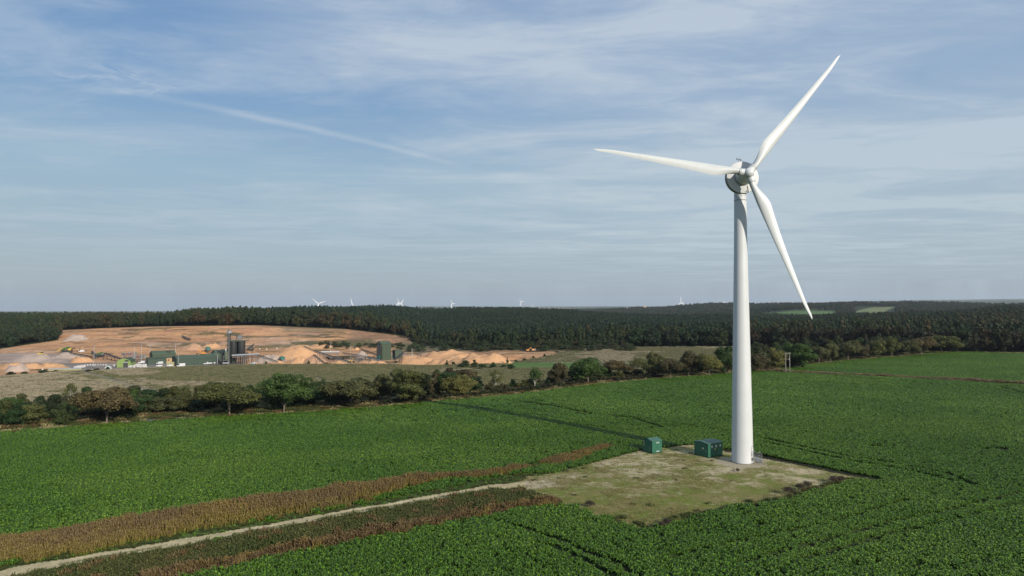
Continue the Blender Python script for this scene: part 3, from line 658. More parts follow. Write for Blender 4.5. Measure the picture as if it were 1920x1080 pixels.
def beet_patch(seed, size, nplants, lf, hh):
    r = np.random.default_rng(seed); V = []; T_ = []
    for p in range(nplants):
        x, y = r.uniform(-size / 2, size / 2, 2); tp = r.uniform(.3, .7)
        for k_ in range(8):
            a = r.uniform(0, 6.283); ln = lf * r.uniform(.7, 1.2); wd = ln * r.uniform(.26, .40); rise = hh * r.uniform(.6, 1.45)
            d = np.array([math.cos(a), math.sin(a)]); s = np.array([-d[1], d[0]]) * wd / 2; roll = r.uniform(-.06, .06)
            p0 = np.array([x, y]) + d * .03; p1 = p0 + d * ln * .45; p2 = p0 + d * ln
            z1 = rise; z2 = rise * r.uniform(.35, 1.15)
            V += [(*(p0 - s * .25), .03), (*(p0 + s * .25), .03), (*(p1 + s), z1 + roll), (*(p1 - s), z1 - roll), (*(p2 + s * .3), z2), (*(p2 - s * .3), z2)]
            T_ += [min(max(tp + r.normal(0, .22), 0), 1)] * 6
    n = len(V) // 6; b = np.arange(n)[:, None] * 6
    q = np.concatenate([b + np.array([[0, 1, 2, 3]]), b + np.array([[3, 2, 4, 5]])])
    me = np_mesh('beet_leaves', V, q, [MATS['beet_leaf']], None, True); attr_f(me, 'tint', T_); return hidden('beet_leaves', me)
inst_leafmat('beet_leaf', [(0, (.076, .158, .013)), (.5, (.098, .192, .016)), (1, (.145, .240, .026))], .25, .75, .34, .42, patch=(.03, .6))
BS = [beet_patch(s, 1.15, 12, .37, .36) for s in (1, 2, 3)] + [beet_patch(s, 2.3, 30, .46, .38) for s in (4, 5)] + [beet_patch(6, .7, 3, .34, .3)]
def grid_pts(step, y0, y1, umax=.84, jit=.5):
    ny = int((y1 - y0) / step); out = []
    for k_ in range(ny):
        y = y0 + k_ * step; xm = umax * y + 3; x = np.arange(-xm, xm, step); out.append(np.stack([x + (k_ % 2) * step / 2, np.full(len(x), y)], 1))
    P_ = np.concatenate(out); return P_ + rng.uniform(-jit, jit, P_.shape) * step
def crop_ok(P_, marg=0.0):
    x, y = P_[:, 0], P_[:, 1]; px, py = project(x, y, h0(x, y))
    ok = (region_px(px, py + 1.0 + marg * 3, y) == 0) & (near_class(x, y) == 0)
    return ok, tramdist(x, y)
Pa = grid_pts(.98, 52, 165); Pb = grid_pts(2.0, 165, 420)
oka, ta = crop_ok(Pa); okb, tb = crop_ok(Pb)
ka = oka & (ta > .25) & ~((ta < .8) & (rng.random(len(ta)) < .35)); kb = okb & (tb > .95)
ke = oka & (ta > -.1) & (ta <= .6) & (rng.random(len(ta)) < .45)
bare = fbm(Pa[:, 0] / 3, Pa[:, 1] / 3, 61, 3) > .80; ka &= ~bare
Pf = np.concatenate([grid_pts(.42, 52, 165), grid_pts(.75, 165, 300)]); tf = tramdist(Pf[:, 0], Pf[:, 1]); Pf = Pf[(tf > .34) & (tf < 1.15)]; okf2 = (near_class(Pf[:, 0], Pf[:, 1]) == 0) & (region_px(*project(Pf[:, 0], Pf[:, 1], h0(Pf[:, 0], Pf[:, 1])), Pf[:, 1]) == 0)
Pf = Pf[okf2 & (rng.random(len(Pf)) < .8)]; ka &= ta > .68
PP = np.concatenate([Pa[ka], Pb[kb], Pa[ke], Pf]); n_a, n_b, n_e = ka.sum(), kb.sum(), ke.sum() + len(Pf)
idx = np.concatenate([rng.integers(0, 3, n_a), rng.integers(3, 5, n_b), np.full(n_e, 5)])
vig = .75 + .5 * fbm(PP[:, 0] / 14, PP[:, 1] / 14, 62, 3); scl = vig * rng.uniform(.92, 1.1, len(PP)); scl[:n_a] *= 1.05
Pz = height(PP[:, 0], PP[:, 1])
scatter('sugar_beet_crop', np.c_[PP, Pz], BS, idx, rng.uniform(0, 6.28, len(PP)), np.maximum(scl, .85), 'dense green leafy beet crop covering the big fields round the turbine', 'crop', tilt=scl)

# tall weeds, low scrub, tufts
def height_mat(name, stops, var=.25, patch=None, transl=.2, wob=.9):
    """stem colour changes up the plant: green at the foot, ripe seed heads on top"""
    m, t = newmat(name); a = t.add('ShaderNodeAttribute', dict(attribute_name='up')).outputs['Fac']; b = t.add('ShaderNodeAttribute', dict(attribute_name='tint')).outputs['Fac']
    oi = t.add('ShaderNodeObjectInfo'); s = t.m('ADD', a, t.m('MULTIPLY', t.m('SUBTRACT', t.noise(oi.outputs['Location'], .12, 3), .5), .9))
    s = t.m('ADD', s, t.m('MULTIPLY', t.m('SUBTRACT', b, .5), .35))
    c_ = t.mix(1.0, t.ramp(s, stops), t.ramp(b, [(0, (1 - var,) * 3), (1, (1 + var,) * 3)]), 'MULTIPLY'); finish(t, c_, .8, None, 0, 0, 0, .1, transl)
height_mat('weed_mat', [(0, (.12, .15, .035)), (.3, (.25, .215, .045)), (.62, (.27, .20, .055)), (.88, (.215, .150, .060)), (1, (.17, .122, .060))])
height_mat('rust_weed_mat', [(0, (.060, .075, .024)), (.4, (.115, .092, .034)), (.75, (.145, .092, .042)), (1, (.175, .120, .058))])
height_mat('dry_grass_mat', [(0, (.11, .12, .035)), (.5, (.19, .17, .06)), (1, (.34, .28, .15))])
height_mat('scrub_mat', [(0, (.030, .050, .014)), (.6, (.062, .088, .024)), (1, (.11, .105, .038))])
height_mat('ditch_mat', [(0, (.06, .05, .025)), (.5, (.15, .10, .06)), (1, (.26, .20, .13))])
def stalks(seed, size, n, h, mat, w_=.05, heads=True, spread=.12, leafy=0):
    r = np.random.default_rng(seed); V = []; U = []; Tt = []
    def quad(p, q, wv, u0, u1, tt):
        V.extend([p - wv, p + wv, q + wv * .8, q - wv * .8]); U.extend([u0, u0, u1, u1]); Tt.extend([tt] * 4)
    for k_ in range(n):
        b = np.array([*r.uniform(-size / 2, size / 2, 2), 0]); hh = h * r.uniform(.65, 1.15); tt = r.random()
        a = r.uniform(0, 3.14); wv = np.array([math.cos(a), math.sin(a), 0]) * w_ / 2; ln = np.array([*r.normal(0, spread, 2), 1.0]) * hh
        m1 = b + ln * .5; quad(b, m1, wv, 0, .5, tt); quad(m1, b + ln, wv, .5, 1, tt)
        if heads:
            for j in range(4):
                z = r.uniform(.55, 1.02); c0 = b + ln * z; a2 = r.uniform(0, 6.28); d = np.array([math.cos(a2), math.sin(a2), 1.4]) * .09
                quad(c0, c0 + d, np.array([-math.sin(a2), math.cos(a2), 0]) * w_ * .7, z, z, tt)
        for j in range(leafy):
            z = r.uniform(.05, .95); c0 = b + ln * z; a2 = r.uniform(0, 6.28); d = np.array([math.cos(a2), math.sin(a2), r.uniform(-.2, .7)]) * r.uniform(.1, .2)
            quad(c0, c0 + d, np.array([-math.sin(a2), math.cos(a2), .2]) * .05, z, z, r.random())
    me = np_mesh('plant_patch', np.array(V), np.arange(len(V)).reshape(-1, 4), [MATS[mat]]); attr_f(me, 'up', U); attr_f(me, 'tint', Tt); return hidden('plant_patch', me)
WS = [stalks(s, 1.2, 46, 1.25, 'weed_mat', .055, True, .08, 2) for s in (1, 2, 3)]
height_mat('gold_weed_mat', [(0, (.12, .15, .038)), (.3, (.23, .205, .048)), (.7, (.27, .215, .058)), (1, (.22, .165, .062))])
WY = [stalks(s, 1.2, 40, 1.05, 'gold_weed_mat', .055, True, .12, 4) for s in (41, 42)]
RS = [stalks(s, 1.1, 34, .75, 'rust_weed_mat', .055, True, .14, 3) for s in (4, 5)] + [stalks(9, 1.1, 26, .95, 'weed_mat', .05, True, .12, 2)]
LS = [stalks(s, 1.1, 40, .42, 'scrub_mat', .04, False, .5, 7) for s in (6, 7)] + [stalks(8, 1.0, 30, .5, 'rust_weed_mat', .04, True, .4, 4)]
GS = [stalks(s, 1.2, 40, .22, 'dry_grass_mat', .035, False, .6, 0) for s in (10, 11)] + [stalks(12, 1.0, 20, .3, 'scrub_mat', .04, False, .6, 4)]
VS = [stalks(s, 2.0, 60, .75, 'dry_grass_mat', .10, False, .35, 1) for s in (13, 14)] + [stalks(15, 2.0, 50, .7, 'rust_weed_mat', .10, True, .3, 2), stalks(16, 2.0, 60, .6, 'scrub_mat', .10, False, .5, 5)]
DS = [stalks(s, 1.8, 60, .7, 'ditch_mat', .09, True, .3, 2) for s in (17, 18)] + [stalks(19, 1.8, 50, .7, 'rust_weed_mat', .09, True, .3, 3)]
Pw = grid_pts(.75, 52, 330); cw = near_class(Pw[:, 0], Pw[:, 1]); zw = height(Pw[:, 0], Pw[:, 1]); hs = fbm(Pw[:, 0] / 5, Pw[:, 1] / 5, 71, 3); pxw, pyw = project(Pw[:, 0], Pw[:, 1], zw)
def sub(mask, name, srcs, lo, hi, label, cat, probs=None, zs=None):
    n = int(mask.sum()); P_ = np.c_[Pw[mask], zw[mask]]; idx = rng.choice(len(srcs), n, p=probs); sc = rng.uniform(lo, hi, n)
    scatter(name, P_, srcs, idx, rng.uniform(0, 6.28, n), sc, label, cat, tilt=sc * (zs[mask] if zs is not None else 1))
# gaps in the weed strip towards the pad, where it thins out
eA = segdist(Pw[:, 0], Pw[:, 1], np.r_[WEED_A, WEED_A[:1]]); eB = segdist(Pw[:, 0], Pw[:, 1], np.r_[WEED_B, WEED_B[:1]])
wgap = ((eA < .9) & (rng.random(len(hs)) < .35)) | (pxw > 660) & (hs + rng.uniform(-.08, .08, len(hs)) < .24 + .10 * sstep(pxw, 700, 900))
tdw = segdist(Pw[:, 0], Pw[:, 1], TRACK); gold = rng.random(len(hs)) < (.88 * sstep(tdw + (hs - .5) * 6, 10.5, 2.5) * sstep(pxw, 900, 500) + .25 * sstep(pxw, 500, 900) + .06)
wz = np.clip(.45 + 1.1 * hs, .5, 1.2) * (1 - .35 * sstep(pxw, 700, 1100)) * np.clip(.5 + .30 * eA + rng.uniform(-.12, .12, len(hs)), .35, 1.0)
sub((cw == 7) & ~wgap & gold, 'golden_weeds', WY, .85, 1.1, 'golden yellow weeds along the track side of the wide weed strip', 'weeds', zs=wz)
sub((cw == 7) & ~wgap & ~gold, 'tall_weeds', WS, .9, 1.15, 'tall yellow and rust brown weeds in the wide strip above the track', 'weeds', zs=wz)
mt = ((cw == 1) | ((cw == 7) & wgap)) & (pyw > 800) & (pxw < 1300)
n_ = int(mt.sum()); sc_ = rng.uniform(.5, .85, n_)
scatter('verge_plants', np.c_[Pw[mt], zw[mt]], [BS[5], LS[0], BS[0]], rng.choice(3, n_, p=[.35, .5, .15]), rng.uniform(0, 6.28, n_), sc_, 'low green plants between the weed strip and the dirt track', 'plants', tilt=sc_ * .6)
sub(cw == 8, 'low_scrub', LS, .9, 1.3, 'low dark green scrub along the near side of the track', 'scrub', [.5, .44, .06], .7 + hs)
sub((cw == 9) & (rng.random(len(cw)) < .88), 'rust_weeds', RS, .8, 1.2, 'rust red weeds in the narrow strip beside the near beet field', 'weeds', [.40, .36, .24], (.35 + 1.1 * hs) * np.clip(.5 + .35 * eB, .5, 1))
padg = (cw == 2) & (np.hypot(Pw[:, 0] - 40, Pw[:, 1] - 119.5) > 3.6) & (rng.random(len(cw)) < .10 + .45 * (hs > .52))
sub(padg, 'pad_grass', GS, .6, 1.0, 'short dry and green grass tufts on the turbine pad', 'grass', [.5, .47, .03])
edge = (cw == 2) & (segdist(Pw[:, 0], Pw[:, 1], flat([1140,1215,1300,1372,1480,1535,1600], [975,994,973,953,938,920,902])) < .7 + hs * 1.6)
sub(edge & (rng.random(len(cw)) < .5), 'pad_edge_growth', LS, .5, .9, 'dark weedy growth along the near edge of the turbine pad', 'weeds', [.56, .40, .04])
sub(cw == 10, 'ditch_weeds', DS, .7, 1.3, 'brown and straw coloured weeds along the ditch between two green fields', 'weeds', [.35, .35, .3], .5 + hs)
# verge of dry grass by the hedge and the stubble field's growth
Pv = grid_pts(1.5, 165, 420, .84); zv = height(Pv[:, 0], Pv[:, 1]); pxv, pyv = project(Pv[:, 0], Pv[:, 1], zv); rv = region_px(pxv, pyv, Pv[:, 1]); dv = L(FIELD_EDGE, pxv) - pyv
Pw, zw, hs = Pv, zv, fbm(Pv[:, 0] / 6, Pv[:, 1] / 6, 81, 3)
vg = (rv == 1) & (dv > 0) & (dv < 2.4) ; sub(vg & (rng.random(len(dv)) < .9), 'verge_grass', VS, .5, .9, 'strip of dry straw coloured grass along the far edge of the beet field', 'grass', [.33, .33, .26, .08])
vg = (rv == 1) & (dv >= 2.4) & (dv < 60); sub(vg, 'hedge_bottom_growth', VS, .8, 1.4, 'rough dark growth at the foot of the hedgerow trees', 'undergrowth', [.05, .05, .15, .75])
P4 = grid_pts(1.9, 205, 520, .84); z4 = height(P4[:, 0], P4[:, 1]); px4, py4 = project(P4[:, 0], P4[:, 1], z4); r4 = region_px(px4, py4, P4[:, 1])
Pw, zw, hs = P4, z4, fbm(P4[:, 0] / 30, P4[:, 1] / 20, 21, 3)
s4 = (r4 == 4) & ~((px4 > 949) & (py4 > 679) & (py4 < 690)) & (rng.random(len(hs)) < .8)
height_mat('fallow_mat', [(0, (.13, .14, .065)), (.35, (.20, .185, .10)), (.6, (.29, .245, .155)), (1, (.40, .345, .24))], .3)
height_mat('fallow_green_mat', [(0, (.085, .115, .045)), (.5, (.145, .155, .068)), (1, (.23, .205, .115))], .3)
FS = [stalks(s, 2.0, 60, .55, 'fallow_mat', .09, False, .4, 2) for s in (23, 24)] + [stalks(s, 2.0, 60, .5, 'fallow_green_mat', .09, False, .4, 3) for s in (25, 26)]
pdist = segdist(P4[:, 0], P4[:, 1], np.array([at(a_, b_)[:2] for a_, b_ in ((150,697),(190,706),(240,722),(330,748))])); s4 &= pdist > 2.2
gz = (sstep(px4, 180, 520) * .5 + hs + .25 * (np.abs(pdist - 5) < 2.5) - .2 * sstep(px4, 950, 1050)) > .72
sub(s4 & gz, 'weedy_stubble', FS[2:], .6, 1.15, 'greener weedy part of the fallow field before the quarry', 'stubble')
sub(s4 & ~gz, 'stubble_growth', FS[:2], .6, 1.15, 'pale dry stalks and weeds standing in the fallow field before the quarry', 'stubble', [.5, .5])

# ---------------------------------------------------------------- woods
def make_src(key, mat):
    V, q, t, cc = crown({'a': 31, 'b': 32, 'c': 33, 'p': 34, 'q': 35, 'r': 36}[key], {'a': 'dome', 'b': 'round', 'c': 'tall'}.get(key, 'pine'), 1300 if key in 'abc' else 1000, .085, 34 if key in 'abc' else 46, .03)
    s_ = {'a': (1, 1), 'b': (.95, 1), 'c': (.8, 1.1), 'p': (.62, 1.05), 'q': (.7, 1), 'r': (.6, 1.12)}[key]
    me = np_mesh('woodland_tree', V * np.array([11 * s_[0], 11 * s_[0], 14 * s_[1]]), q, [MATS[mat]]); attr_f(me, 'tint', t); return hidden('woodland_tree', me)
def wood_pts(sp, y0, y1, umax=.86):
    P_ = grid_pts(sp, y0, y1, umax, .42); x, y = P_.T; z = h0(x, y); px, py = project(x, y, z)
    return x, y, z, px, py
x, y, z, px, py = wood_pts(6.0, 400, 1500)
wl = L(WOOD, px); keep = py < wl - .4
# a column is wood from its first wooded point onward
x, y, z, px, py = [a[keep] for a in (x, y, z, px, py)]
far_ = y > 1250
keep = ~((y > 1150) & (fbm(x / 130, y / 130, 91, 3) > .55) & (px > 1380)); x, y, z, px, py = [a[keep] for a in (x, y, z, px, py)]
z = height(x, y)
x2, y2, z2, px2, py2 = wood_pts(17, 1500, 4200)
okf = (fbm(x2 / 220, y2 / 160, 95, 3) > .40) & ~((px2 > 1425) & (px2 < 1572) & (y2 < 1990)) & ~((px2 > 1600) & (px2 < 1682) & (y2 < 2330))
x2, y2, px2, py2 = [a[okf] for a in (x2, y2, px2, py2)]; z2 = height(x2, y2)
AX, AY, AZ = np.r_[x, x2], np.r_[y, y2], np.r_[z, z2]; APX = np.r_[px, px2]; big = np.r_[np.ones(len(x)), np.full(len(x2), 1.75)]
hh = rng.uniform(.88, 1.12, len(AX)) * (.8 + .4 * fbm(AX / 40, AY / 40, 96, 3)); hh = np.where(AY > 1500, hh * .95, hh); hh = hh * (1 - .12 * (APX < 330))
# size of the trees along the edges of the wood, where it is scrubby
edgeY = np.full(len(AX), 0.0)
near_edge = (L(WOOD, APX) - project(AX, AY, h0(AX, AY))[1])
scr = (APX > 765) & (APX < 1190) & (near_edge < 5) & (AY < 620); hh = np.where(scr, hh * .5, hh)
# leave out what stands wholly behind nearer trees and ridges
e_top = (AZ + 14 * hh - CH) / AY; order = np.argsort(AY); ub = np.clip(((AX / AY) + .9) / 1.8 * 900, 0, 899).astype(int); run = np.full(900, -9.0); vis = np.zeros(len(AX), bool)
for i in order:
    b_ = ub[i]; lo = max(b_ - 1, 0); r_ = run[lo:b_ + 2].min()
    if e_top[i] > r_ - .0015: vis[i] = True
    if e_top[i] - .0012 > run[b_]: run[b_] = e_top[i] - .0012
AX, AY, AZ, APX, big, hh, near_edge = [a[vis] for a in (AX, AY, AZ, APX, big, hh, near_edge)]
patch = fbm(AX / 70, AY / 70, 97, 3); u_ = rng.random(len(AX))
APY = project(AX, AY, AZ)[1]
# pine plantation in the middle, broadleaves on the left, along the edges and to the right
pine_p = sstep(APX, 380, 520) * sstep(near_edge, 4, 10) * (1 - .85 * sstep(APX, 1430, 1620) * sstep(AY, 900, 600)) * (AY < 1500); pine_p = np.where((APX > 1380), pine_p * .75, pine_p)
brown_p = .08 + .6 * sstep(APX, 420, 200) * (APX > 100) * (patch > .42) + .45 * sstep(APX, 1350, 1700) * (patch > .47) + .15 * (AY > 1500)
kind_ = np.where(u_ < pine_p, 0, np.where(rng.random(len(AX)) < brown_p, 2, 1))
# the nearest rows become single trees
ndist = np.full(len(AX), 1e9)
front = (near_edge < 3.2) & (AY < 760) & (APX > -40) & (APX < 1960) & ~((APX > 765) & (APX < 1190))
fr_i = np.where(front)[0]; fr_i = fr_i[np.argsort(AY[fr_i])][:230]; isf = np.zeros(len(AX), bool); isf[fr_i] = True
for k_, nm, lab, mat, keys in ((0, 'pine_forest', 'dark green pine plantation filling the middle distance to the skyline', 'pine_leaves', 'pqr'), (1, 'broadleaf_woodland', 'dark green broadleaved woodland mixed through the distant forest', 'oak_leaves', 'abc'),
                         (2, 'autumn_woodland', 'olive and brown turning trees mixed through the distant forest', 'autumn_leaves', 'abc')):
    m = (kind_ == k_) & ~isf; P_ = np.c_[AX, AY, AZ - .3][m]
    scatter(nm, P_, [make_src(q_, mat) for q_ in keys], rng.integers(0, 3, m.sum()), rng.uniform(0, 6.28, m.sum()), (big * hh * rng.uniform(.85, 1.15, len(AX)))[m], lab, 'forest', tilt=(hh * np.where(big > 1, 1.0, 1))[m])
def landmark(px):
    marks = [(112, 'left of the quarry'), (200, 'above the left end of the quarry face'), (270, 'above the lime green shed'), (330, 'above the two stepped green sheds'), (400, 'above the long green shed'),
             (470, 'above the black silos'), (540, 'above the white covered conveyor'), (610, 'above the big orange sand heap'), (690, 'above the quarry pond'), (770, 'above the tall green tower building'),
             (870, 'above the right hand sand heaps'), (1000, 'above the far digger'), (1200, 'behind the pale fallow field'), (1385, 'just left of the white tower'), (1470, 'just right of the white tower'),
             (1560, 'behind the twin wooden poles'), (1700, 'behind the middle of the right tree row'), (1800, 'behind the end of the right tree row'), (1860, 'behind the far right field'), (9999, 'at the right edge of the photo')]
    return next(t for m_, t in marks if px < m_)
def tone(c_): return 'brown' if c_[0] > c_[1] * 1.02 else 'olive' if c_[0] > c_[1] * .75 else 'dark green'
GL = {'l': ('dark wood edge left of the quarry', 'dark green broadleaf tree at the front of the wood left of the quarry'),
      'q': ('trees along the top of the quarry face', 'olive broadleaf tree standing along the top of the orange quarry face'),
      'c': ('trees at the front of the forest behind the pale field', 'dark green tree at the front of the forest behind the pale field'),
      'r': ('trees at the front of the wood behind the right field', 'dark tree at the front of the wood behind the right hand green field')}
COLD = {'l': [(.024, .040, .016), (.030, .046, .018)], 'q': [(.045, .050, .018), (.035, .048, .018), (.062, .052, .020)], 'c': [(.024, .042, .018), (.030, .050, .020), (.036, .050, .018)], 'r': [(.022, .032, .012), (.034, .032, .014), (.026, .036, .013), (.046, .036, .015)]}
for i in fr_i:
    g_ = 'l' if APX[i] < 112 else 'q' if APX[i] < 770 else 'c' if APX[i] < 1400 else 'r'
    c_ = COLD[g_][rng.integers(len(COLD[g_]))]; c_ = tuple(v * rng.uniform(.85, 1.15) for v in c_)
    tree('woodland_tree', ('far1', 'far2', 'far3')[rng.integers(3)], AX[i], AY[i], 14 * hh[i], 10.5 * hh[i] * rng.uniform(.85, 1.2), c_, tone(c_) + (' tall' if hh[i] > 1.03 else ' short' if hh[i] < .9 else '') + ' woodland edge tree ' + landmark(APX[i]), 'tree', GL[g_][0], trunk=False, z=AZ[i] - .3)

# ---------------------------------------------------------------- the hedgerow
HK = {k_: tuple(v * f_ for v, f_ in zip(c_, (1.30, 1.42, 1.25))) for k_, c_ in dict(g=(.046, .072, .018), dg=(.028, .048, .014), o=(.075, .075, .024), b=(.090, .063, .029), db=(.063, .050, .025), yb=(.110, .097, .030), ob=(.072, .068, .027)).items()}
def px_tree(px, base, top, w_px, key, col, label, name='hedgerow_tree', cat='tree', group='trees along the hedgerow', trunk=True, dz=0):
    p = at(px, base); h = (base - top) / FX * p[1] / 1.0; wd = w_px / FX * p[1]
    k_ = 1.06 / 1.0
    tree(name, key, p[0], p[1], h * 1.02, wd * 1.30, HK[col], label, cat, group, trunk=trunk, z=p[2] - .1)
HT = [
 (200,796,718,88,'oak1','b','broad brown tree with pale forked trunk, first big tree from the left'),
 (430,781,708,92,'oak2','o','big olive brown spreading tree with a pale trunk before the long green shed'),
 (532,773,697,88,'round1','g','large round mid green tree with pale trunk, greenest of the left hedgerow'),
 (658,765,702,86,'oak1','ob','wide flat topped brown tree with pale forked trunk right of the green one'),
 (768,756,691,82,'round2','o','large dense dark olive tree just below the tall green tower building'),
 (862,745,702,60,'round1','yb','rounded yellow brown tree at the end of the thick part of the hedgerow'),
 (838,744,690,48,'tall2','dg','dark green leafy tree directly behind the yellow brown round one'),
 (715,752,699,44,'tall1','ob','loose olive tree with a thin pale stem left of the dense dark olive one'),
 (594,760,708,30,'tall2','dg','small narrow dark green tree between the large green and wide brown trees'),
 (245,772,727,44,'round2','g','medium green tree behind the leftmost big brown tree'),
 (1047,724,679,42,'tall1','db','egg shaped red brown tree in the middle of the hedgerow'),
 (1102,721,668,62,'round1','g','big leafy green tree right of the egg shaped brown one'),
 (1161,708,671,50,'oak2','b','rust brown low tree between the big green tree and a dark pair'),
 (1230,710,655,37,'tall2','ob','tall dark olive tree with forked pale trunk, left of a brown pair'),
 (1257,711,667,42,'oak1','db','rounded dark brown tree leaning against the tall olive one'),
 (1291,706,656,40,'tall1','db','tall greyish brown tree in the group left of the white tower'),
 (1330,706,659,42,'oak2','yb','golden brown tree with visible trunk two left of the white tower'),
 (1361,703,647,42,'round2','dg','dark green round tree touching the left side of the white tower'),
 (1420,698,661,40,'round1','db','dark brown bushy tree just right of the white tower'),
 (1453,694,650,42,'tall2','yb','yellow brown tree between the white tower and the twin poles'),
 (1500,691,642,54,'round2','g','dark green wide tree right behind the twin wooden poles'),
 (1536,684,645,32,'oak1','ob','small brown tree, first right of the dark green one by the poles'),
 (1557,681,643,32,'tall1','ob','olive brown narrow tree, second right of the dark green one by the poles'),
 (1590,678,634,40,'oak2','ob','rounded olive brown tree, third right of the dark green one by the poles'),
 (1616,674,645,28,'round2','db','short brown tree hidden low between two taller ones in the right row'),
 (1643,673,631,34,'tall2','o','upright olive green tree with short trunk in the right row'),
 (1672,671,630,36,'tall1','o','upright green brown tree with straight trunk in the right row'),
 (1702,669,634,36,'oak1','ob','round brown tree, second from the end of the evenly spaced row'),
 (1727,667,627,42,'oak2','b','large brown tree, last of the evenly spaced row'),
 (1765,664,624,58,'oak1','o','wide spreading green grey tree where the row meets the dark wood')]
for a in HT: px_tree(*a)
for a in [(130,772,716,36,'birch1','o','bare thin birch with white stems at the left of the hedgerow'), (345,768,720,36,'birch2','o','thin birch with pale stems and few leaves before the big olive brown tree'),
          (396,762,716,20,'birch1','o','slender pale stemmed birch just left of the big olive brown tree'), (308,768,733,32,'birch2','g','small birch with a white stem among dark bushes'),
          (885,733,690,22,'birch2','b','half bare grey tree just right of the yellow brown round one'), (930,728,692,30,'birch1','o','half bare pale tree above the low dark hedge'),
          (1003,728,686,32,'birch2','g','sparse green tree with a leaning trunk left of the egg shaped one'), (1197,702,667,34,'birch2','o','sparse pale tree between the rust brown one and the tall olive one')]:
    px_tree(*a, name='birch_tree', cat='birch')
for a in [(12,782,742,48,'bush1','g','green bush at the very left edge of the photo'), (40,770,741,36,'bush3','ob','brown olive bush near the left edge'), (66,797,752,44,'bush1','o','olive round bush in front of the left hedge end'),
          (100,770,736,42,'bush2','dg','dark bush behind the grey marker post'), (160,768,730,40,'bush3','dg','dark bush between the thin birch and the leftmost big brown tree'), (273,778,738,40,'bush1','dg','dark low bush right of the leftmost big brown tree'),
          (470,768,727,34,'bush3','dg','dark bush between the olive brown tree and the round green one'), (620,762,722,40,'bush1','dg','dark bush tucked behind the wide brown tree'), (694,752,716,40,'bush2','o','olive bush between the wide brown tree and the loose one'),
          (815,745,701,34,'bush3','db','brown bush between the dense olive tree and the dark green one'), (1080,716,684,34,'bush1','dg','dark bush between the egg shaped brown tree and the big green one'), (1132,708,683,36,'bush2','dg','dark bush under the rust brown tree'),
          (1480,690,662,30,'bush1','db','brown bush right behind the twin wooden poles')]:
    px_tree(*a, name='bush', cat='bush', group='bushes in the hedgerow', trunk=False)
# thick unbroken bushes behind and between the trees
HTS = sorted([(a[0], a[6]) for a in HT])
HM = {200: 'broad leftmost brown tree', 430: 'big olive brown tree', 532: 'greenest round tree', 658: 'wide flat topped brown tree', 768: 'dense dark olive tree', 862: 'round yellow brown tree', 1047: 'egg shaped brown tree',
      1102: 'big leafy green tree', 1161: 'rust brown low tree', 1230: 'tall dark olive tree', 1291: 'tall greyish brown tree', 1330: 'golden brown tree', 1361: 'dark green tree by the tower', 1453: 'yellow brown tree', 1500: 'dark green tree by the poles',
      1590: 'third tree of the right row', 1643: 'upright olive tree', 1672: 'upright green brown tree', 1727: 'large brown last tree of the row', 1765: 'wide spreading grey green tree'}
def hmark(px):
    k_ = min(HM, key=lambda q_: abs(q_ - px)); return ('left of the ' if px < k_ - 6 else 'right of the ' if px > k_ + 6 else 'under the ') + HM[k_]
HB = [(-20,378,30,.9,'left part'),(378,900,24,.9,'left part'),(895,1230,13,.6,'middle part'),(1215,1400,18,.6,'middle part'),(1400,1800,14,.55,'right part')]
for a, b, hpx, dens, part in HB:
    n_ = int((b - a) / 11.0)
    for k_ in range(n_):
        px = a + (k_ + rng.random()) * (b - a) / n_; row = rng.random()
        base = float(L(FIELD_EDGE, px)) - (7 + row * (26 if px < 900 else 14 if px < 1230 else 6)) * (1 if px < 1400 else .6); p = at(px, base)
        hp = hpx * rng.uniform(.9, 1.5); key = ('bush1', 'bush2', 'bush3')[rng.integers(3)]
        cc_ = HK[('dg', 'dg', 'o', 'db', 'dg', 'ob')[rng.integers(6)]]; cc_ = tuple(v * .7 * rng.uniform(.8, 1.15) for v in cc_)
        tree('bush', key, p[0], p[1], hp / FX * p[1], hp / FX * p[1] * rng.uniform(1.2, 1.9), cc_, tone(cc_) + ' low hedge bush ' + hmark(px), 'bush', 'low bushes of the hedge, ' + part, trunk=False, z=p[2] - .2)
# clipped dark hedge along the lane in the middle
for k_ in range(46):
    px = 720 + k_ * 11.5; p = at(px, float(L(FIELD_EDGE, px)) - 3.0 - 1.5 * (px < 1150)); hm = rng.uniform(2.0, 2.8)
    tree('hedge_bush', ('bush1', 'bush2')[k_ % 2], p[0], p[1], hm, rng.uniform(3.2, 4.4), tuple(v * rng.uniform(.85, 1.1) for v in (.038, .042, .018)), 'clipped hedge bush by the beet field ' + hmark(px), 'hedge', 'clipped hedge along the field edge', trunk=False, z=p[2] - .1)
# green trees standing behind the right row
for k_ in range(24):
    px = 1405 + k_ * 17 + rng.uniform(-5, 5); p = on(px, float(at(px, float(L(FIELD_EDGE, px)) - 8)[1]) + rng.uniform(10, 25))
    tree('green_tree', ('tall1', 'round1', 'tall2')[k_ % 3], p[0], p[1], rng.uniform(9, 12.5), rng.uniform(7, 9.5), tuple(v * rng.uniform(.8, 1.2) for v in (.040, .058, .020)), 'green tree standing back ' + hmark(px), 'tree', 'green trees behind the right row', trunk=False)
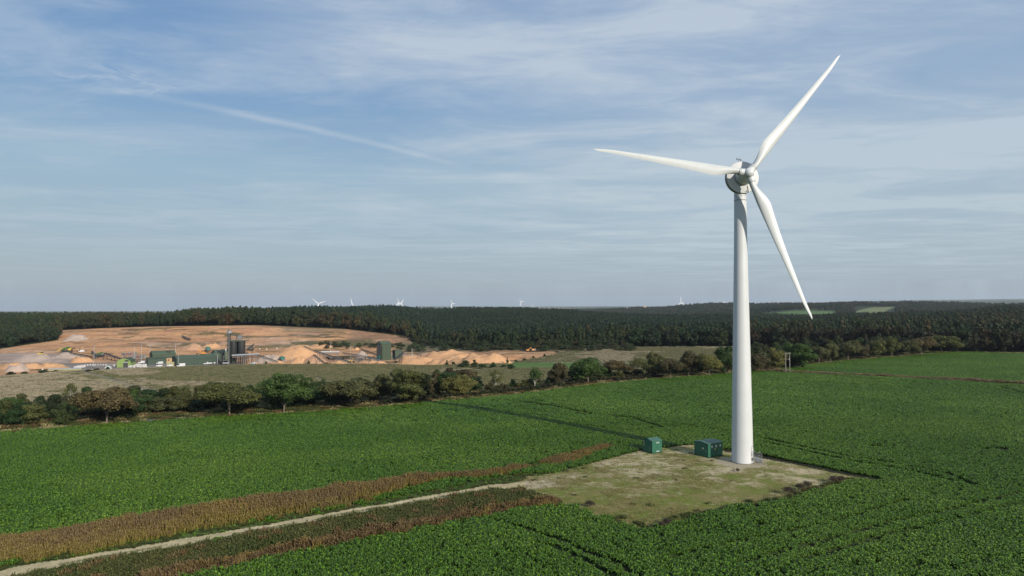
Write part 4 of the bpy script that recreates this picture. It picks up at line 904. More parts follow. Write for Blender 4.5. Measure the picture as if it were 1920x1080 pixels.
# shrubs along the quarry edge and in the hollow beyond it
QB = [(795,685,676,15),(700,680,674,10),(742,683,677,8),(498,683,677,6),(579,683,676,8),(612,682,678,6),(820,684,678,10),(838,686,677,9),(850,686,677,9),(874,688,675,18),(890,690,677,18),(905,692,680,18),(866,690,681,16),(925,690,681,18),(945,689,682,14),(958,692,682,18),(951,682,672,6),(967,680,673,9),(983,676,671,9),(1021,669,664,8),(1045,662,657,8),(1000,672,667,6),
      (20,702,697,24),(45,701,696,18),(80,699,693,20),(105,698,694,16),(165,697,692,18),(182,695,690,14),(202,694,689,12)]
for k_, (a, b, t_, w_) in enumerate(QB):
    p = at(a, b); tree('shrub', ('bush1', 'bush3', 'bush2')[k_ % 3], p[0], p[1], (b - t_) / FX * p[1] * 1.1, w_ / FX * p[1], tuple(v * rng.uniform(.85, 1.2) for v in (.040, .062, .022)), 'small green shrub on the near quarry bank ' + landmark(a).replace('above', 'below'), 'shrub', 'shrubs on the near bank of the quarry', trunk=False, z=p[2] - .1)
for k_ in range(130):
    a = rng.uniform(600, 1190); lo = 640 if a < 790 else 650
    b = rng.uniform(646, 656) if a < 760 else rng.uniform(646, 661) if a < 870 else rng.uniform(652, 659)
    if b < float(L(WOOD, a)) - 1: b = float(L(WOOD, a)) + rng.uniform(0, 4)
    if a > 1066 and b < 652: b = 655
    p = at(a, b, 400); s_ = rng.uniform(1.8, 4.2) * (1.25 if a > 780 else 1)
    tree('shrub', ('far1', 'far2')[k_ % 2], p[0], p[1], s_, s_ * 1.6, tuple(v * rng.uniform(.8, 1.25) for v in (.048, .060, .024)), 'olive shrub in the rough ground ' + landmark(a).replace('above', 'beyond'), 'shrub', 'shrubs before the forest', trunk=False, z=p[2] - .2)

# ---------------------------------------------------------------- the wind turbine
BX, BY = 40.3, 120.1; BZ = hgt(BX, BY); HX, HY, HZ = 40.47, 116.4, 49.96
turb = thing('wind_turbine', 'large white three bladed wind turbine standing on the gravel pad, closest and biggest of all', 'wind turbine', (BX, BY, BZ))
TZ = 46.6
prof = [(0.04, 1.84), (3, 1.78), (10, 1.66), (20, 1.47), (30, 1.27), (38, 1.13), (TZ - .05, 1.05)]
mb = MB(); mb.tube([(0, 0, z) for z, _ in prof], [r_ for _, r_ in prof], 64, False); tower = mb.build('tower', 'turbine_white', turb, True)
def ring(z, r_, mat='seam_grey', h=.05, name='tower_joint'):
    mb = MB(); mb.tube([(0, 0, z - h / 2), (0, 0, z + h / 2)], r_, 64); return mb.build(name, mat, tower, True)
ring(TZ - .75, 1.085, 'dark_gap', h=.09); ring(26.3, 1.352, 'turbine_white', .05); ring(11.9, 1.63, 'turbine_white', .05)
mb = MB(); mb.tube([(0, 0, -.3), (0, 0, .06)], 1.92, 64); mb.build('base_ring', 'dark_gap', turb, True)
mb = MB(); mb.tube([(0, 0, -.4), (0, 0, -.06 + .04)], 2.5, 48); mb.build('concrete_foot', 'base_concrete', turb)
# door set into the wall, turned to the right of the viewpoint
da = math.atan2(-.66, .75); M0 = Matrix.Rotation(da, 4, 'Z')
mb = MB(); vs = []
for z in (1.0, 1.25, 2.7, 3.0):
    wv = .30 if z in (1.0, 3.0) else .42
    r_ = np.interp(z, [p[0] for p in prof], [p[1] for p in prof]) + .02
    for a in (-1, -.5, 0, .5, 1):
        an = a * wv / r_; vs.append(M0 @ Vector((r_ * math.cos(an), r_ * math.sin(an), z)))
mb.add(vs, [(i * 5 + j, i * 5 + j + 1, i * 5 + j + 6, i * 5 + j + 5) for i in range(3) for j in range(4)])
door = mb.build('door', 'turbine_white', turb, True)
mb = MB(); pts = []
for t_ in np.linspace(0, 1, 25):
    a = t_ * 2 * math.pi; z = 2.0 + 1.05 * math.sin(a); s_ = .45 * math.cos(a); r_ = np.interp(z, [p[0] for p in prof], [p[1] for p in prof]) + .03
    pts.append(M0 @ Vector((r_ * math.cos(s_ / r_), r_ * math.sin(s_ / r_), z)))
mb.tube(pts, .03, 6, False); mb.build('door_frame', 'seam_grey', door, True)
# nacelle and generator
def ax(px_=0, up=0, fw=0):                      # point in the rotor frame, relative to the turbine's base
    return Vector((HX - BX, HY - BY, HZ - BZ)) + RV * px_ + UV * up + NV * fw
yaw, tilt = R(1.5), R(4)
NV = Vector((math.sin(yaw) * math.cos(tilt), -math.cos(yaw) * math.cos(tilt), math.sin(tilt))); RV = Vector((math.cos(yaw), math.sin(yaw), 0)); UV = RV.cross(NV) * 1.0
if UV.z < 0: UV = -UV
def lathe(profile, name, mat, parent, n=64, c=(0, 0)):
    mb = MB(); k_ = len(profile); vs = []
    for fw, r_ in profile:
        for i in range(n):
            a = 2 * math.pi * i / n; vs.append(ax(c[0] + r_ * math.cos(a), c[1] + r_ * math.sin(a), fw))
    mb.add(vs, [(j * n + i, j * n + (i + 1) % n, (j + 1) * n + (i + 1) % n, (j + 1) * n + i) for j in range(k_ - 1) for i in range(n)])
    return mb.build(name, mat, parent, True)
lathe([(-2.66, 2.85), (-2.58, 2.80), (-2.55, 2.70), (-2.44, 1.60), (-2.42, 1.45)], 'generator_face', 'generator_cream', turb, 96)
lathe([(-3.75, 2.45), (-3.75, 2.72), (-3.68, 2.80), (-2.67, 2.84)], 'generator_rim', 'rim_shade_grey', turb, 96)
lathe([(-3.78, 0.0), (-3.78, 2.5), (-3.7, 2.55)], 'drum_back', 'dark_gap', turb, 64)
lathe([(-2.55, 1.56), (-2.34, 1.54), (-2.34, 1.46), (-2.6, 1.45)], 'collar_ring', 'seam_grey', turb, 64)
nac = lathe([(-3.7, 2.3), (-4.6, 2.1), (-6.0, 1.5), (-7.0, .75), (-7.35, 0.02)], 'nacelle', 'turbine_white', turb, 48)
mb = MB(); mb.tube([(0, 0, TZ - .02), (0, 0, TZ + 1.9)], [1.05, 1.0], 48); mb.build('yaw_neck', 'turbine_white', turb, True)
mb = MB(); b = ax(-.35, 2.8, -3.4); mb.tube([b, b + Vector((0, 0, .75))], .035, 6); mb.tube([b + Vector((-.35, 0, .55)), b + Vector((.45, 0, .55))], .045, 6)
mb.tube([b + Vector((-.3, 0, .5)), b + Vector((-.3, 0, .85))], .07, 6); mb.tube([b + Vector((.42, 0, .15)), b + Vector((.42, 0, .6))], .06, 6); mb.tube([b + Vector((.25, 0, .3)), b + Vector((.25, 0, 1.0))], .015, 5)
mb.build('wind_sensor', 'dark_gap', turb, True)
mb = MB(); mb.bar(ax(.75, -1.55, -2.40), ax(.95, -2.75, -2.52), .22, .10); mb.build('drum_rib', 'generator_cream', turb)
mb = MB(); mb.bar(ax(.5, -2.45, -2.46), ax(.78, -2.42, -2.46), .34, .06); mb.build('drum_hatch', 'seam_grey', turb)
# hub: neck, body, nose and three stubs in one casting
hub = lathe([(-2.45, 1.42), (-2.0, 1.38), (-1.3, 1.22), (-.7, 1.08), (-.1, .96), (.35, .92), (.38, .90)], 'hub', 'turbine_white', turb, 48)
nose = lathe([(.30, .86)] + [(.38 + .80 * math.sin(t_), .86 * math.cos(t_)) for t_ in np.linspace(.02, math.pi / 2 - .01, 12)], 'nose_cone', 'turbine_white', hub, 48)
def blade_dir(a): return RV * math.cos(a) + UV * math.sin(a)
RB = 26.9
for k_, a0 in enumerate((171.3, 51.3, -68.7)):
    a = R(a0); D = blade_dir(a); Tn = (-RV * math.sin(a) + UV * math.cos(a))            # Tn counter-clockwise: trailing side
    mb = MB(); mb.tube([ax() + D * .3, ax() + D * 1.30, ax() + D * 1.32, ax() + D * 1.45, ax() + D * 1.47, ax() + D * 1.62], [.66, .64, .70, .70, .63, .63], 36); mb.build('blade_root', 'turbine_white', hub, True)
    mb = MB(); mb.tube([ax() + D * 1.625, ax() + D * 1.66], .645, 36); mb.build('root_seal', 'seam_grey', hub, True)
    st = [.062, .085, .11, .14, .17, .20, .235, .28, .34, .42, .52, .62, .72, .81, .88, .93, .965, .985, .995, 1.0]
    chord = np.interp(st, [.062, .09, .13, .17, .21, .24, .30, .40, .52, .66, .80, .90, .96, .985, 1.0], [1.16, 1.2, 1.55, 2.05, 2.38, 2.40, 2.15, 1.82, 1.50, 1.18, .88, .66, .48, .30, .06])
    thick = np.interp(st, [.062, .09, .14, .20, .30, .5, .8, 1], [1.16, 1.12, .95, .72, .48, .28, .13, .02])
    lead = np.interp(st, [.062, .10, .20, .4, .9, 1.0], [.58, .60, .66, .58, .30, -.02]); twist = np.interp(st, [.062, .2, .5, 1], [R(20), R(17), R(7), R(1)])
    bend_ = [0.35 * (s_ ** 2) for s_ in st]; n = 28; vs = []
    for i, s_ in enumerate(st):
        rd = sstep(s_, .075, .19)
        for j in range(n):
            th = 2 * math.pi * j / n; x_ = .5 * (1 + math.cos(th)); af = .6 * (.2969 * math.sqrt(x_) - .126 * x_ - .3516 * x_ ** 2 + .2843 * x_ ** 3 - .1015 * x_ ** 4) / .06 * .5 / .5
            yy = (.5 * math.sin(th)) * (1 - rd) + rd * (math.copysign(1, math.sin(th)) * af / 1.0 * .5 + .08 * math.sin(math.pi * x_))
            cx = lead[i] - x_ * chord[i] * .86; cy = yy * thick[i]
            c1, s1 = math.cos(twist[i]), math.sin(twist[i])
            vs.append(ax() + D * (s_ * RB) + (-Tn) * (cx * c1 + cy * s1) + NV * (cy * c1 + -cx * s1 * .9 + bend_[i]))
    mb = MB(); mb.add(vs, [(i * n + j, i * n + (j + 1) % n, (i + 1) * n + (j + 1) % n, (i + 1) * n + j) for i in range(len(st) - 1) for j in range(n)] + [tuple(range(n)), tuple(range((len(st) - 1) * n, len(st) * n))])
    bl = mb.build('blade', 'blade_white', turb, True); tag(bl, ('long white blade pointing left', 'long white blade pointing up to the right', 'long white blade pointing down to the right')[k_])
    for q_ in (.16, .62):
        mb = MB(); c0 = ax() + D * (q_ * RB) + NV * (.42 if q_ < .3 else .20); mb.tube([c0 - NV * .3, c0 + NV * .03], .05, 8); mb.build('lightning_receptor', 'seam_grey', bl)

# steps to the door
dd = Vector((math.cos(da), math.sin(da), 0)); ss_ = Vector((-dd.y, dd.x, 0)); o0 = Vector((BX, BY, BZ)) + dd * 1.8
stp = thing('access_steps', 'grey galvanised steps with curved handrails at the foot of the white tower', 'steps', o0)
loc = lambda f, s_, z: dd * f + ss_ * s_ + Vector((0, 0, z))
mb = MB(); mb.bar(loc(0, 0, .95), loc(1.15, 0, .95), 1.1, .06); mb.build('platform', 'galvanised', stp)
# the flight turns off sideways, towards the right
for i in range(4):
    mb = MB(); mb.bar(loc(.15, .62 + .27 * i, .76 - .22 * i), loc(1.1, .62 + .27 * i, .76 - .22 * i), .26, .04); mb.build('tread', 'galvanised', stp)
for f in (.12, 1.12):
    mb = MB(); mb.bar(loc(f, .5, .92), loc(f, 1.65, .02), .05, .16); mb.build('stringer', 'galvanised', stp)
    mb = MB(); p = [loc(f, -.5, 1.0), loc(f, -.5, 1.95), loc(f, -.35, 2.1), loc(f, .45, 2.1), loc(f, .8, 1.95), loc(f, 1.5, 1.3), loc(f, 1.62, 1.1), loc(f, 1.62, .02)]
    mb.tube(p, .028, 6)
    mb.tube([loc(f, -.5, 1.5), loc(f, .5, 1.5), loc(f, 1.62, .65)], .022, 6)
    for q_ in (0, .5, 1.05): mb.tube([loc(f, q_, .9 - max(q_ - .5, 0) * .8), loc(f, q_, 2.08 - max(q_ - .5, 0) * .7)], .022, 6)
    mb.build('handrail', 'galvanised', stp, True)
for f in (.15, 1.1):
    for q_ in (-.45, .45):
        mb = MB(); mb.tube([loc(f, q_, 0), loc(f, q_, .93)], .035, 6); mb.build('leg', 'galvanised', stp)

# the two green kiosks
def kiosk(name, label, px, py, ang, L_, W_, H_, rise, over, door_left, vents, extras):
    p = at(px, py); o = thing(name, label, 'electrical kiosk', (p[0], p[1], p[2] - .02), ang)
    # local frame: origin at the near corner; +x runs along the right face, +y back along the left face
    mb = MB(); mb.box((L_ / 2, W_ / 2, .06), (L_ + .16, W_ + .16, .16)); mb.build('plinth', 'base_concrete', o)
    y0, y1 = 0, W_; prof_ = [(0, .1), (0, H_), (W_ / 2, H_ + rise), (W_, H_), (W_, .1)]
    vs = [(0, y, z) for y, z in prof_] + [(L_, y, z) for y, z in prof_]
    mb.add(vs, [(0, 1, 2, 3, 4), (9, 8, 7, 6, 5)] + [(k_, k_ + 5, (k_ + 1) % 5 + 5, (k_ + 1) % 5) for k_ in (0, 3, 4)]); mb.build('housing', 'kiosk_green', o)
    mb = MB(); e = over; zz = rise / (W_ / 2) * e
    vs = []
    for x_ in (-e, L_ + e): vs += [(x_, -e, H_ - zz + .02), (x_, W_ / 2, H_ + rise + .02), (x_, W_ + e, H_ - zz + .02), (x_, W_ + e, H_ - zz + .10), (x_, W_ / 2, H_ + rise + .10), (x_, -e, H_ - zz + .10)]
    mb.add(vs, [tuple(range(6)), tuple(range(6, 12))[::-1]] + [(k_, k_ + 6, (k_ + 1) % 6 + 6, (k_ + 1) % 6) for k_ in range(6)]); mb.build('roof', 'kiosk_roof', o)
    for (y0_, y1_) in door_left:
        d = MB().box((-.02, (y0_ + y1_) / 2, H_ * .46), (.05, y1_ - y0_, H_ * .74)).build('door', 'kiosk_green', o)
        MB().box((-.07, y0_ + .12, H_ * .45), (.05, .04, .22)).build('handle', 'galvanised', d)
    for (x_, z_, w_, h_) in vents:
        v = MB().box((x_, -.02, z_), (w_, .04, h_)).build('vent', 'vent_grey', o)
        mbs = MB()
        for q_ in range(3): mbs.box((x_, -.045, z_ - h_ * .3 + q_ * h_ * .3), (w_ * .9, .015, .015))
        mbs.build('louvre', 'seam_grey', v)
    for (side, a_, z_, w_, h_, mat) in extras:
        if side == 'r': MB().box((a_, -.025, z_), (w_, .03, h_)).build('notice', mat, o)
        else: MB().box((-.06, a_, z_), (.03, w_, h_)).build('notice', mat, o)
    MB().box((L_ * .52, -.012, H_ * .48), (.03, .02, H_ * .86)).build('seam', 'kiosk_green_dark', o)
    return o
kiosk('electrical_kiosk', 'smaller green metal kiosk with pitched roof, left of the pair on the pad', 1223, 851, R(32), 2.45, 2.6, 2.2, .38, .06,
      [(.45, 1.35), (1.4, 2.3)], [(1.35, 1.92, .75, .24), (1.35, .32, .75, .24)], [('l', 2.15, 1.55, .14, .80, 'label_yellow'), ('l', 2.15, 2.02, .16, .2, 'label_white')])
kiosk('electrical_kiosk', 'larger dark green kiosk with overhanging roof, between the small kiosk and the white tower', 1328, 859, R(32), 3.75, 3.3, 2.45, .22, .12,
      [(.45, 1.5), (1.55, 2.6)], [], [('r', .95, 1.95, .30, .42, 'label_white'), ('r', 2.05, 1.95, .30, .42, 'label_white'), ('r', 3.1, 1.95, .30, .42, 'label_white'), ('r', 1.75, 1.45, .2, .3, 'label_yellow'), ('l', 1.25, 1.55, .30, .26, 'label_white'), ('l', 1.02, 1.5, .14, .26, 'label_yellow')])

# twin poles and the marker post
p = at(1477, 699.5); o = thing('twin_poles', 'pair of tall wooden poles joined by crossbars where the two green fields meet', 'utility poles', p, R(5))
for s_ in (-.85, .85): MB().tube([(s_, 0, -.3), (s_, 0, 8.2)], [.19, .15], 10).build('pole', 'wood_pole' if s_ > 9 else 'pale_wood', o, True)
MB().box((0, -.2, 8.0), (2.5, .12, .22)).build('crossbar', 'pale_wood', o); MB().box((0, -.2, 5.6), (1.9, .08, .14)).build('crossbar', 'wood_pole', o)
MB().tube([(.5, -.25, 5.2), (.5, -.25, 6.2)], .16, 10).build('switch_box', 'seam_grey', o)
p = at(118.5, 797); o = thing('marker_post', 'grey concrete marker post standing alone at the left hedge end', 'post', p)
MB().box((0, 0, 1.3), (.24, .24, 2.7), taper=.85).build('post', 'steel_grey', o, bevel=.02)

# small dead shrubs on the pad's near right side
for px, py, s_ in ((1478,928,1.3),(1500,921,1.2),(1513,917,1.3),(1562,905,1.2),(1577,903,1.0),(1240,990,.9),(1250,985,1.0),(1106,952,1.1),(1383,885,.7)):
    p = at(px, py); tree('dead_shrub', 'birch2', p[0], p[1], s_, s_ * 1.8, (.075, .055, .040), 'small grey brown dead shrub on the turbine pad ' + ('near its right corner' if px > 1400 else 'just before the tower' if px > 1300 else 'near its front corner' if px > 1200 else 'at the end of the track'), 'shrub', 'dead shrubs on the pad', z=p[2] - .05)

# ---------------------------------------------------------------- wind turbines on the skyline
def far_turbine(label, px, hub_py, Rb, Y, rot, face=0.0, grp='distant wind turbines on the skyline'):
    u, e = pdir(px, hub_py); x = u * Y; hz = CH + e * Y; gz = hgt(x, Y); H_ = hz - gz
    o = thing('wind_turbine', label, 'wind turbine', (x, Y, gz), R(face), grp)
    w_ = Rb / 40
    MB().tube([(0, 0, 0), (0, 0, H_)], [3.4 * w_, 2.2 * w_], 16).build('tower', 'far_white', o, True)
    MB().tube([(0, 6 * w_, H_ + 1), (0, -2.5 * w_, H_ + 1)], [2.0 * w_, 2.2 * w_], 12).build('nacelle', 'far_white', o, True)
    MB().tube([(0, -2.6 * w_, H_ + 1), (0, -5.5 * w_, H_ + 1)], [2.0 * w_, .8 * w_], 12).build('hub', 'far_white', o, True)
    for k_ in range(3):
        a = R(rot + 120 * k_); D = Vector((math.cos(a), 0, math.sin(a))); c0 = Vector((0, -4 * w_, H_ + 1)); n = D.cross(Vector((0, 1, 0)))
        mb = MB(); vs = []
        for s_, c_ in ((.03, 2.6), (.2, 4.4), (.6, 2.8), (1, .9)):
            c1 = c0 + D * (s_ * Rb)
            for q_ in ((-.4, 0), (0, -.25), (.6, 0), (0, .25)): vs.append(c1 + n * (q_[0] * c_ * w_) + Vector((0, q_[1] * c_ * w_, 0)))
        mb.add(vs, [(i * 4 + j, i * 4 + (j + 1) % 4, i * 4 + 4 + (j + 1) % 4, i * 4 + 4 + j) for i in range(3) for j in range(4)] + [(0, 1, 2, 3), (15, 14, 13, 12)]); mb.build('blade', 'far_white', o)
far_turbine('distant white turbine, leftmost on the skyline, two blades raised like a wide V', 597, 569.8, 41, 3500, 139, 5)
far_turbine('distant white turbine, second from left, one blade up and one reaching right', 661, 573, 41, 3600, 103, 5)
far_turbine('distant turbine with thick tower, left one of a close overlapping pair', 746.5, 567.5, 26, 3300, 108, 55)
far_turbine('distant turbine tucked behind the right side of a close overlapping pair', 752, 570, 38, 4300, 62, 30)
far_turbine('distant turbine standing alone over the wood with one blade raised left', 847, 569.5, 36, 4600, 118, 50)
far_turbine('tiny turbine just left of the lone one over the wood', 837.5, 576.5, 26, 7600, 90, 60)
far_turbine('tiny turbine just right of the lone one over the wood', 860.5, 576, 26, 7600, 85, 50)
far_turbine('tiny turbine farther left on the blue skyline hill', 800, 577, 26, 7600, 75, 40)
far_turbine('distant turbine right of centre above the round topped wooded hill', 976.5, 566, 38, 6200, 125, 20)
far_turbine('tiny faint turbine just right of the one above the round wooded hill', 998.5, 573.5, 30, 9000, 90, 20)
far_turbine('distant turbine left of the big tower, in front of far woods', 1276.5, 567.5, 34, 3900, 95, 15)
far_turbine('tiny faint turbine close to the left side of the big tower', 1356.5, 567, 30, 6500, 80, 15)
far_turbine('tiny faint turbine on the skyline at the left foot of the big tower', 1367, 566, 24, 8000, 60, 15)

# ---------------------------------------------------------------- the quarry
# pond
pc = on(656, 498); zp = hgt(pc[0], 498) + .6
mb = MB(); ring_ = [(pc[0] + 17 * math.cos(a) * (1 + .15 * math.sin(3 * a)), pc[1] + 15 * math.sin(a) * (1 + .12 * math.cos(2 * a)), zp) for a in np.linspace(0, 2 * math.pi, 40)[:-1]]
mb.add(ring_, [tuple(range(39))]); o = mb.build('pond_water', 'pond_water'); tag(o, kind='structure')

def heap(px, base, top, hw, mat, label, ridge=1.0, seed=0, skew=0.0, depth=1.0, grp='sand heaps in the quarry'):
    """a heap of loose sand: cone or ridge with slipped flanks"""
    p = at(px, base, 397); u_ = 1 / FX * p[1]; W = hw * u_; H_ = (base - top) * u_ * 1.04
    n, m = 44, 22; vs = [(skew * W, 0, H_ * (1 if ridge == 1 else .86))]; fs = []
    D_ = max(W * .75, H_ * 1.25) * depth
    for j in range(1, m + 1):
        t_ = j / m
        for i in range(n):
            a = 2 * math.pi * i / n; cx, sy = math.cos(a), math.sin(a)
            rr = 1 + .16 * (fbm(np.array([cx * 1.6 + seed]), np.array([sy * 1.6 + seed * 3]), seed, 3)[0] - .5) * 2
            x = cx * W * (t_ if ridge == 1 else (t_ * (1 - ridge * .0))) * rr; y = sy * D_ * t_ * rr
            flat_ = ridge if ridge < 1 else 0
            zz = H_ * (1 - t_) if ridge == 1 else H_ * .88 * (1 - float(sstep(t_, flat_ * .6, 1.05))) * (1 - .10 * t_)
            x = x + skew * W * (1 - t_)
            nz = (fbm(np.array([x / (W * .35) + seed * 7]), np.array([y / (W * .35)]), seed + 2, 4)[0] - .5)
            zz = zz + nz * H_ * (.10 if ridge == 1 else .75) * min(1, (1 - t_) * 3)
            vs.append((x, y, zz if t_ < 1 else -.8))
    fs = [(0, 1 + i, 1 + (i + 1) % n) for i in range(n)] + [(1 + j * n + i, 1 + (j + 1) * n + i, 1 + (j + 1) * n + (i + 1) % n, 1 + j * n + (i + 1) % n) for j in range(m - 1) for i in range(n)]
    me = bpy.data.meshes.new('sand_heap'); me.from_pydata([tuple(map(float, v)) for v in vs], [], fs); me.materials.append(MATS[mat]); me.polygons.foreach_set('use_smooth', [True] * len(me.polygons))
    import bmesh; b = bmesh.new(); b.from_mesh(me); bmesh.ops.recalc_face_normals(b, faces=b.faces); b.to_mesh(me); b.free()
    o = link(bpy.data.objects.new('sand_heap', me)); o.location = (p[0], p[1] + D_ * .3, p[2] - .1); tag(o, label, 'sand heap', grp); return o
O_, G_, B_ = 'sand_heap_orange', 'sand_heap_grey', 'sand_heap_brown'
for k_, a in enumerate([
    (545,672,648,62,O_,'largest orange sand heap, long ridge with a peak right of the black silos',.35,.3), (588,681,665,26,B_,'sharp brown conical sand heap in front of the largest heap',1,0), (570,670,655,26,B_,'brown sand cone on the flank of the largest heap',1,0),
    (505,679,666,32,G_,'low pinkish heap beneath the end of the white covered conveyor',.2,.1), (560,681,670,22,O_,'low pale heap left of the sharp brown cone',.3,0), (520,682,677,14,O_,'small heap at the foot of the teal hopper',.3,0),
    (785,684,669,50,O_,'pale orange heap right at the foot of the tall green tower building',.75,-.1), (838,685,670,46,O_,'lumpy orange heap behind the pole with the tall tower building to its left',.8,0),
    (845,677,660,60,O_,'high pale heap in the second row on the right of the quarry',.7,-.1), (905,683,664,58,O_,'last big pale orange heap before the dark shrubs',.6,.0), (880,684,671,46,O_,'broken orange heap in the front row among the right hand heaps',.8,.1),
    (690,682,675,20,O_,'small orange heap just left of the tall green tower building',.3,.1), (712,683,678,12,O_,'tiny sand heap at the front foot of the tall green tower building',.3,0), (678,668,658,14,G_,'small grey cone under the thin conveyors',1,0),
    (635,682,676,22,O_,'flat orange heap by the yellow machine',.4,0), (668,656,651,12,O_,'small orange heap by the pond',.3,0), (470,681,676,20,O_,'low orange heap behind the parked grey car',.4,0),
    (125,672,660,34,G_,'grey gravel heap under the green and yellow screener',.2,0), (122,672,667,9,B_,'small dark cone standing in front of the grey gravel heap',1,0), (150,679,670,22,O_,'tan cone between the lamp mast and the grey gravel heap',.9,0),
    (60,676,665,42,G_,'broad grey heap at the left of the quarry floor',.4,-.2), (20,690,680,34,O_,'low tan heap at the very left edge of the quarry',.3,0), (60,692,681,30,O_,'tan heap in front of the broad grey heap',.4,-.3), (98,690,680,30,O_,'long low tan heap sloping to the right at the left end',.4,-.4), (28,697,684,22,G_,'greyish cone nearest to the left edge of the photo',.8,0),
    (140,638,628,26,G_,'grey heap high on the quarry shelf beside the dark wood',.4,.2), (360,656,645,26,B_,'reddish heap behind the long green shed',.4,0), (395,652,645,20,O_,'orange heap behind the green plant building',.4,0), (600,652,646,28,O_,'long spoil heap before the pond',.5,0)]):
    heap(a[0], a[1], a[2], a[3], a[4], a[5], a[6], k_ + 3, a[7])

QA = R(40)
def shed(name, label, px, base, L_, W_, eave, rise, mat='shed_green', roof='shed_roof', ang=QA, cat='shed', extra=None, over=.25):
    """gabled shed; px, base: its near left corner. +x along the long wall, +y back along the gable"""
    p = at(px, base, 397); o = thing(name, label, cat, (p[0], p[1], p[2] - .15), ang)
    mb = MB(); pr = [(0, 0), (0, eave), (W_ / 2, eave + rise), (W_, eave), (W_, 0)]
    vs = [(0, y, z) for y, z in pr] + [(L_, y, z) for y, z in pr]
    mb.add(vs, [(0, 1, 2, 3, 4), (9, 8, 7, 6, 5)] + [(k_, k_ + 5, (k_ + 1) % 5 + 5, (k_ + 1) % 5) for k_ in (0, 3)]); mb.build('wall', mat, o)
    mb = MB(); zz = rise / (W_ / 2) * over; vs = []
    for x_ in (-.2, L_ + .2): vs += [(x_, -over, eave - zz + .03), (x_, W_ / 2, eave + rise + .03), (x_, W_ + over, eave - zz + .03), (x_, W_ + over, eave - zz + .2), (x_, W_ / 2, eave + rise + .2), (x_, -over, eave - zz + .2)]
    mb.add(vs, [tuple(range(6)), tuple(range(6, 12))[::-1]] + [(k_, k_ + 6, (k_ + 1) % 6 + 6, (k_ + 1) % 6) for k_ in range(6)]); mb.build('roof', roof, o)
    if extra: extra(o)
    return o
def ex_long(o):
    MB().box((-.06, 5.5, 2.0), (.1, 4.6, 4.0)).build('doorway', 'dark_gap', o); MB().box((7, -.05, 1.2), (1.0, .1, 2.2)).build('door', 'shed_olive', o)
shed('long_shed', 'long dark green shed with pitched roof left of the plant with black silos', 331, 687.5, 24.5, 11, 4.9, 1.7, extra=ex_long)
shed('green_shed', 'taller green shed with pale worn roof, rear one of the stepped pair', 286, 676, 15, 9, 4.6, 2.3, 'shed_olive', extra=lambda o: MB().box((11, 2.2, 6.4), (3.2, 1.4, .7)).build('roof_vent', 'black_steel', o))
shed('green_shed', 'low green lean-to shed in front of the taller one of the stepped pair', 277, 684, 11.2, 5, 4.1, .8, 'shed_green', 'shed_olive', extra=lambda o: MB().box((5, -.06, 1.5), (2.4, .1, 2.9)).build('door', 'shed_olive', o))
# arched lime shed: its round gable faces right
p = at(219, 690, 397); o = thing('arched_shed', 'small lime green arched shed with a dark doorway at the left of the yard', 'shed', p, R(12))
pr = [(0, 0)] + [(3.9 - 3.9 * math.cos(t_), 3.0 + 2.5 * math.sin(t_)) for t_ in np.linspace(0, math.pi, 15)] + [(7.8, 0)]
MB().prism(pr, 0, 9).build('wall', 'shed_lime', o); MB().prism([(x_ * 1.02 - .08, z_ + .12) for x_, z_ in pr[1:-1]] + [(x_, z_) for x_, z_ in pr[1:-1]][::-1], .4, 9.3).build('roof', 'shed_olive', o)
MB().box((5.0, -.05, 1.5), (2.7, .1, 3.0)).build('doorway', 'dark_gap', o); MB().box((5.0, -.1, 3.15), (3.0, .15, .25)).build('lintel', 'pale_sheet', o); MB().box((5.6, -.04, 4.2), (2.2, .06, 1.1)).build('window', 'shed_olive', o)
# the tall tower building
def ex_tower(o):
    MB().box((3.3, -.55, 4.9), (6.0, 1.1, 9.9)).build('stair_casing', 'shed_olive', o)
    MB().box((3.3, -.6, 9.95), (6.3, 1.3, .22)).build('ledge', 'shed_roof', o)
    for q_ in (1.3, 3.2, 5.0): MB().box((-.08, q_, 7.0), (.14, .55, 7.8)).build('lattice_strip', 'steel_grey', o)
    MB().box((-.05, 3.2, 6.3), (.08, 5.6, 10.6)).build('gable_panel', 'black_steel', o)
    for q_ in (1.0, 3.4):
        MB().bar((-.3, q_, 3.4), (-1.6, q_ - .3, .2), .9, .5).build('chute', 'teal_paint', o)
    MB().bar((8.5, .5, 3.6), (9.4, .2, .3), .7, .4).build('chute', 'teal_paint', o); MB().box((-.14, 3.2, 12.1), (.08, 1.3, .45)).build('sign_panel', 'pale_sheet', o)
shed('tower_building', 'tall narrow dark green tower building with pitched roof in the quarry', 714.5, 676.5, 8.0, 6.4, 11.6, 1.6, 'shed_olive', extra=ex_tower)
shed('tower_annex', 'low dark green block with open black front beside the tall green tower building', 741, 674, 5.6, 6.5, 6.2, .35, 'shed_olive', ang=R(28), extra=lambda o: MB().box((-.05, 3.2, 3.0), (.1, 6.0, 5.6)).build('opening', 'dark_gap', o))

